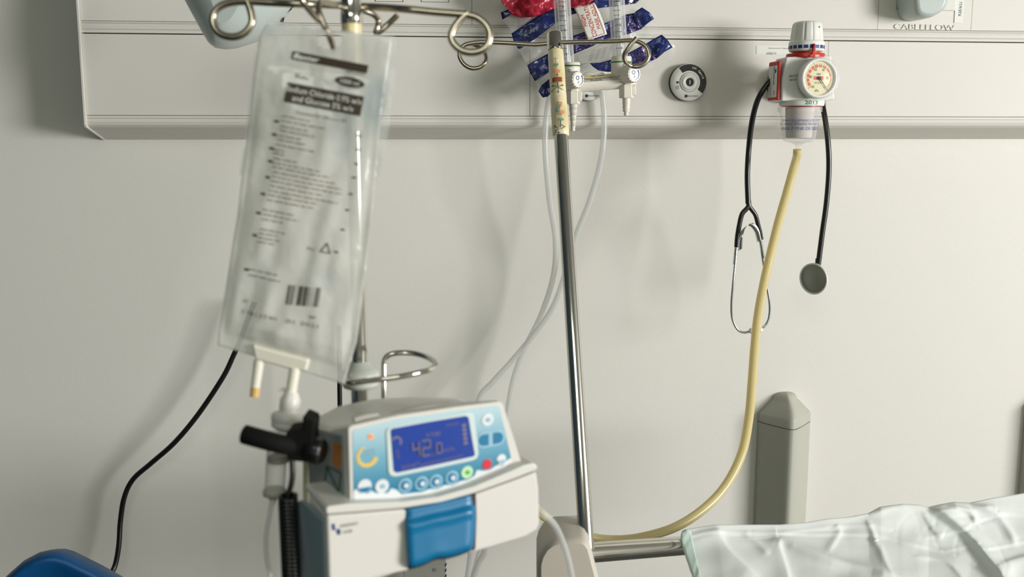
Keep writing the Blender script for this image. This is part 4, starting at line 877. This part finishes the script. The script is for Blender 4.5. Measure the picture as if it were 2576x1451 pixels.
# grey left cheek
ck = [(a, b) for a, b in ((-.112, bl), (-.112, FP.px(772, 1090, -.112)[1]), (-.08, .055), (-.012, FP.px(877, 1092)[1]), (-.012, bl))]
fk = Fr(FP.w(fr_[0][0], 0, 0), -FP.n, UP)                         # looks left
e0 = FP.w(fr_[1][0]-.0012, 0, -.010); e1 = FP.w(bk[1][0]-.0012, 0, -.110)
fk = Fr(e1, e0-e1, UP); Lk = (e0-e1).length
zt0 = fk.px(868, 1098)[1]; zt1 = fk.px(790, 1085)[1]
MB().prism(fk, [(.004, bl), (.004, zt1), (.02, zt1+.004), (Lk-.004, zt0), (Lk-.004, bl)], -.002, .0016).build('side_cover', M['pumpside'], pm, bevel=.001)
mb = MB(); mb.prism(fk, [(838, 1112), (860, 1120), (856, 1185), (834, 1165)], .0016, .0022, px=True); mb.build('warning_label', mat('amber_label', (178, 112, 32), .5), pm)
mb = MB(); q = [(822, 1172), (858, 1190), (852, 1240), (815, 1225), (822, 1172)]
for (x0, y0), (x1, y1) in zip(q, q[1:]): mb.bar(fk.pw(x0, y0, .002), fk.pw(x1, y1, .002), .0010, 6)
mb.bar(fk.pw(822, 1172, .002), fk.pw(852, 1240, .002), .001, 6); mb.build('side_print', mat('dark_green_print', (52, 84, 78), .5), pm)
mb = MB(); mb.prism(fk, [(762, 1150), (772, 1150), (772, 1280), (762, 1280)], .0016, .003, px=True); mb.build('side_strip', M['cream'], pm)
# membrane panel
MB().prism(FP, [(887, 1086), (893, 1080), (1000, 1055), (1150, 1033), (1251, 1020), (1257, 1024), (1270, 1080), (1286, 1152), (1200, 1196), (1100, 1236), (1000, 1252), (890, 1250)], -.001, .0006, px=True).build('keypad', M['panel'], pm)
kp = [o for o in bpy.data.objects if o.name.startswith('keypad')][0]
wv = [(889, 1236), (896, 1230), (905, 1240), (925, 1241), (935, 1234), (945, 1240), (975, 1240), (985, 1228), (998, 1232), (1010, 1243), (1035, 1240), (1060, 1238), (1080, 1230), (1100, 1230), (1118, 1220), (1140, 1220), (1158, 1210), (1178, 1206), (1194, 1196), (1200, 1182), (1215, 1184), (1232, 1182), (1246, 1172), (1262, 1172), (1272, 1160), (1284, 1152), (1287, 1164), (1240, 1196), (1190, 1222), (1100, 1246), (1010, 1258), (891, 1262)]
MB().prism(FP, wv, 0, .0010, px=True).build('keypad_lower_print', M['btnw'], pm, parent=kp)
sf = [(972, 1090), (974, 1080), (982, 1074), (1080, 1056), (1175, 1038), (1187, 1040), (1193, 1050), (1200, 1100), (1204, 1142), (1200, 1153), (1190, 1158), (1090, 1180), (995, 1199), (982, 1196), (977, 1186)]
MB().prism(FP, sf, 0, .0020, px=True).build('screen_frame', mat('screen_frame_pale', (206, 218, 212), .35), pm, bevel=.0006)
scf = [o for o in bpy.data.objects if o.name.startswith('screen_frame')][0]
MB().prism(FP, [(983, 1083), (988, 1078), (1080, 1061), (1172, 1046), (1179, 1050), (1187, 1100), (1195, 1143), (1191, 1148), (1090, 1170), (998, 1189), (991, 1184)], .0018, .0026, px=True).build('display', M['lcd'], pm, parent=scf)
dpl = [o for o in bpy.data.objects if o.name.startswith('display')][0]
mb = MB(); c_ = .0030
def seg7(mb, x, y, w_, h_, segs, th=2.6):
    pts = {'a': ((0, 0), (w_, 0)), 'b': ((w_, 0), (w_, h_/2)), 'c': ((w_, h_/2), (w_, h_)), 'd': ((0, h_), (w_, h_)), 'e': ((0, h_/2), (0, h_)), 'f': ((0, 0), (0, h_/2)), 'g': ((0, h_/2), (w_, h_/2))}
    sk = -.17
    for s_ in segs:
        (ax_, ay), (bx_, by) = pts[s_]; q = lambda u, v: FP.pw(x+u+v*.08, y+v+u*sk, c_); mb.bar(q(ax_, ay), q(bx_, by), th*.00021, 6)
seg7(mb, 1036, 1113, 16, 36, 'fgbc', 5.5); seg7(mb, 1060, 1109, 20, 38, 'abged', 5.5); seg7(mb, 1096, 1116, 13, 24, 'abcdef', 5); seg7(mb, 1087, 1142, 2, 2, 'abcd', 5)
mb.text(FP, 'ml/h', *FP.px(1114, 1137, c_), .0040, ang=0, c=c_, w=.013); mb.text(FP, 'SIGNET', *FP.px(1010, 1181, c_), .0040, ang=3, c=c_, w=.020)
mb.arc(FP, *FP.px(997, 1112, c_), .004, .0062, 150, -40, .0026, c_, 12); mb.bar(FP.pw(1055, 1169, c_), FP.pw(1165, 1143, c_), .0004, 5); mb.bar(FP.pw(1055, 1173, c_), FP.pw(1165, 1147, c_), .0003, 5)
for k in range(5): mb.prism(FP, [(1162+k*1, 1067+k*11), (1172+k, 1065+k*11), (1173+k, 1073+k*11), (1163+k, 1075+k*11)], .0026, c_, px=True)
for k in range(4): mb.bar(FP.pw(995+k, 1133+k*6, c_), FP.pw(1002+k, 1132+k*6, c_), .0005, 5)
mb.text(FP, 'volume', *FP.px(1122, 1072, c_), .0030, c=c_, w=.014); mb.text(FP, 'VTBI', *FP.px(1070, 1100, c_), .0040, c=c_, w=.016, slant=.2)
mb.build('readout', M['lcdink'], pm, parent=dpl)
# left logo ring, led
mb = MB(); a, b = FP.px(924, 1147, .0006); mb.arc(FP, a, b, .0088, .0115, 110, 345, .0006, .0012, 24, r0b=.0068, r1b=.0118); mb.build('ring_logo', M['yel'], pm, parent=kp)
MB().text(FP, 'Volumat', *FP.px(906, 1150, .0012), .0032, c=.0012, w=.017).text(FP, 'Agilia', *FP.px(915, 1139, .0012), .0030, c=.0012, w=.013).build('lettering', M['btnring'], pm, parent=kp)
MB().disc(FP, *FP.px(932, 1097), .0026, 0, .0016, 16).build('indicator_light', M['ledo'], pm, parent=kp)
pmm = (FP.pw(1060, 1200)-FP.pw(1050, 1202)).length/10
def button(x, y, r, outer, inner, half=None, dot=None):
    a, b = FP.px(x, y); R_ = r*.00043
    o = MB().disc(FP, a, b, R_, 0, .0014, 32).build('button', outer, pm, bevel=.0004)
    if inner: MB().disc(FP, a, b, R_*.70, .001, .0020, 28).build('button_face', inner, pm, parent=o, bevel=.0003)
    if half: MB().prism(FP, [(a+R_*.85*math.cos(R(q)), b+R_*.85*math.sin(R(q))) for q in range(190, 351, 10)], .0012, .0022).build('button_print', half, pm, parent=o)
    if dot: MB().disc(FP, a+R_*.12, b, R_*.34, .0018, .0024, 20).build('button_print', dot, pm, parent=o)
button(916.5, 1222, 17, M['btnw'], None, M['btn']); button(960.3, 1222, 17, M['btnw'], None, None, M['btnring'])
for x, y in ((1018.6, 1220), (1059.7, 1215), (1095.8, 1210), (1136.3, 1200.5)): button(x, y, 17.5, M['btnring'], M['btn'], None, M['btnw'])
button(1174, 1187, 16, M['btngr'], None, None, M['btng']); button(1224.3, 1167, 13, M['btnr'], None); button(1260.3, 1154, 13, M['btnw'], None, M['btnring']); button(1225.6, 1055, 16, M['btnw'], None, None, M['btnring'])
a0, b0 = FP.px(1216, 1106); a1, b1 = FP.px(1251, 1100); rr2 = .0088; pill = [(a0+rr2*math.cos(R(q)), b0+rr2*math.sin(R(q))) for q in range(90, 271, 15)]+[(a1+rr2*math.cos(R(q)), b1+rr2*math.sin(R(q))) for q in range(-90, 91, 15)]
pk = MB().prism(FP, pill, 0, .0014).build('double_button', M['btnring'], pm, bevel=.0004)
for sgn, (aa_, bb_) in ((-1, (a0, b0)), (1, (a1, b1))):
    rr3 = .0062; q_ = range(90, 271, 15) if sgn < 0 else range(-90, 91, 15); poly = [(aa_+rr3*math.cos(R(q)), bb_+rr3*math.sin(R(q))) for q in q_]+([(aa_+.0055, bb_-rr3), (aa_+.0055, bb_+rr3)] if sgn < 0 else [(aa_-.0055, bb_+rr3), (aa_-.0055, bb_-rr3)])
    MB().prism(FP, poly, .0010, .0020).build('button_face', M['btn'], pm, parent=pk)
for k in range(11):
    t = k/10; x = 1019+t*164; y = 1255-30*t**1.35; wd = 5.2
    MB().prism(FP, [(x-wd, y+1.5), (x+wd, y-1), (x+wd, y+3.2), (x-wd, y+5.5)], 0, .0014, px=True).build('status_light', M['led'] if k == 5 else M['brown'], pm)
# lip and door
MB().prism(FP, [(819, 1282), (824, 1274), (874, 1267), (1010, 1262), (1100, 1250), (1190, 1224), (1290, 1182), (1316, 1170), (1342, 1164), (1352, 1172), (1352, 1182), (1290, 1206), (1190, 1242), (1110, 1264), (1020, 1278), (900, 1288), (822, 1294)], -.06, .014, px=True).build('front_lip', M['pumpw'], pm, bevel=.003, seg=3)
dr_ = [(822, 1297), (900, 1291), (1020, 1281), (1110, 1267), (1190, 1245), (1290, 1209), (1350, 1186), (1356, 1230), (1358, 1318), (1352, 1334), (1320, 1352), (1240, 1376), (1190, 1390), (1150, 1397), (1110, 1402), (1070, 1414), (1025, 1436), (960, 1450), (880, 1475), (828, 1490)]
MB().prism(FP, dr_, -.055, .012, px=True).build('door', M['pumpw'], pm, bevel=.003, seg=3)
fk2 = Fr(FP.w(FP.px(822, 1400, .012)[0]-.0005, 0, .004), -FP.n, UP)
e0 = FP.w(FP.px(822, 1400, .012)[0], 0, .006); e1 = e0-FP.n*.058-FP.u*.012
MB().prism(Fr(e1, e0-e1, UP), [(0, bl), (0, .0-.010), (.012, -.004), ((e0-e1).length, -.012), ((e0-e1).length, bl)], -.004, .001).build('door_side', mat('translucent_blue_grey', (128, 146, 152), .25), pm, bevel=.001)
hrows = []
for i in range(22):
    t = i/21; row = []
    cprof = np.interp(t, [0, .18, .30, .42, .7, .94, 1], [.0130, .0145, .0215, .0195, .0215, .0235, .0130])
    for j in range(19):
        s = j/18; xt = 1017+(1191-1017)*s; yt = 1279-36*s**1.25-1*s; xb = 1027+(1187-1027)*s; yb = np.interp(s, [0, .1, .22, .42, .62, .8, 1], [1430, 1427, 1421, 1405, 1403, 1395, 1382])
        c = cprof-(.004 if j in (0, 18) else 0); row.append(FP.pw(xt+(xb-xt)*t+(6*math.sin(math.pi*t) if s > .9 else 0), yt+(yb-yt)*t, c))
    hrows.append(row)
MB().grid(hrows).build('handle', M['blue'], pm, solid=.002)
mb = MB(); mb.prism(FP, [(1185, 1246), (1197, 1242), (1199, 1300), (1196, 1380), (1190, 1385), (1194, 1310)], .011, .0135, px=True); mb.build('handle_recess_shade', M['brown'], pm)  # dark strip painted for the shade of the recess, no hollow modelled
mb = MB(); mb.prism(FP, [(834, 1318), (842, 1317), (844, 1333), (836, 1334)], .012, .0124, px=True); mb.prism(FP, [(846, 1331), (856, 1330), (857, 1344), (848, 1345)], .012, .0124, px=True)
mb.build('logo_mark', M['navy'], pm)
MB().text(FP, 'FRESENIUS', *FP.px(856, 1327, .0124), .0030, c=.0126, w=.018).text(FP, 'KABI', *FP.px(864, 1342, .0124), .0030, c=.0126, w=.009).build('lettering', M['ink2'], pm)
MB().box(Fr(lp_(1200), U, UP), -.03, .05, -.03, .05, -.02, .02).build('pole_clamp', M['grey'], pm, bevel=.004)
# top grooves of the case
mb = MB()
for pts in (((985, 1040), (1060, 1022), (1130, 1014)), ((890, 1052), (915, 1044), (950, 1038))):
    mb = MB(); mb.tube([FP.pw(x, y, -.022 if x > 960 else -.012) + Vector((0, 0, -.002)) for x, y in pts], .0035, 10, 5); mb.build('top_groove', M['silver'], pm)

# ---------------------------------------------------------------- carton below the pump
fcx = Fr(Y_(1080, 1440, 2.36), WALLX, UP)
ct = thing('wipes_packet', 'silver-grey packet with navy lettering peeking out below the pump', 'packet', Y_(1080, 1540, 2.36))
pk_ = [(1015, 1560), (1015, 1400), (1090, 1396), (1123, 1392)]+[(1123-(2 if k % 2 else 0), 1400+k*8) for k in range(18)]+[(1124, 1560)]
MB().prism(fcx, pk_, -.03, 0, px=True).build('packet_body', M['silver'], ct, bevel=.002)
mb = MB(); mb.text(fcx, 'color', *fcx.px(1040, 1480, .0005), .026, c=.0006, off=.03, w=.05, ang=6, slant=.2)
mb.text(fcx, 'R', *fcx.px(1090.6, 1436, .0005), .0048, c=.0006, ang=6); a, b = fcx.px(1092.5, 1433.4, .0005); mb.arc(fcx, a, b, .0046, .0052, 0, 360, .0003, .0006, 28)
for k in range(3): mb.prism(fcx, [(1119, 1421+k*14), (1123, 1415+k*14), (1123.6, 1420+k*14), (1120, 1426+k*14)], .0002, .0006, px=True)
mb.build('lettering', M['navy'], ct)

# ---------------------------------------------------------------- black cords and chair
o = MB().tube([Y_(640, 760, 2.40), Y_(606, 850, 2.40), Y_(586, 897, 2.40), Y_(560, 950, 2.40), Y_(500, 1040, 2.40), Y_(440, 1112, 2.40), Y_(380, 1165, 2.41), Y_(335, 1205, 2.42), Y_(313, 1250, 2.42), Y_(303, 1310, 2.42), Y_(299, 1370, 2.41), Y_(290, 1420, 2.40), Y_(272, 1460, 2.38), Y_(250, 1530, 2.36), Vector((Y_(250, 1530, 2.36).x-.05, 2.32, .3)), Vector((Y_(250, 1530, 2.36).x-.02, 2.30, .007))], .0064, 14, 10).build('power_cord', M['rubber'])
tag(o, 'black power cord curving down the wall from behind the bag to the blue chair', 'cord')
o = MB().tube([Y_(853, 820, 2.30), Y_(854, 950, 2.30), Y_(855, 1020, 2.30), Y_(857, 1120, 2.30), Y_(860, 1300, 2.30), Vector((Y_(860, 1300, 2.30).x, 2.30, .3)), Vector((Y_(860, 1300, 2.30).x+.01, 2.30, .006))], .0058, 14, 8).build('power_cord', M['rubber'])
tag(o, 'short straight black cord between the bag corner and the pump top', 'cord')
fch = Fr(P(140, 1450, 2.0), (RH+FH*.25), UP); rings = []
cpz = [(-40, 1560), (-20, 1490), (18, 1452), (50, 1424), (90, 1403), (118, 1397), (140, 1397), (165, 1404), (210, 1426), (258, 1450), (330, 1490), (380, 1560)]
pc = [fch.px(x, y) for x, y in cpz]; cen = (fch.px(150, 1600))
for c, s in ((-.10, .84), (-.06, .93), (-.035, .985), (-.02, 1.0), (-.008, .985), (0, .955), (.001, .90), (-.012, .80), (-.016, .4)): rings.append([fch.w(cen[0]+(a-cen[0])*s, cen[1]+(b-cen[1])*s, c) for a, b in pc])
o = MB().loft(rings).build('blue_chair', M['chair']); tag(o, 'curved top of a blue plastic chair back in the lower left corner', 'chair')
# small marks on the wall
for o in bpy.data.objects:
    if '_b' in o: del o['_b']
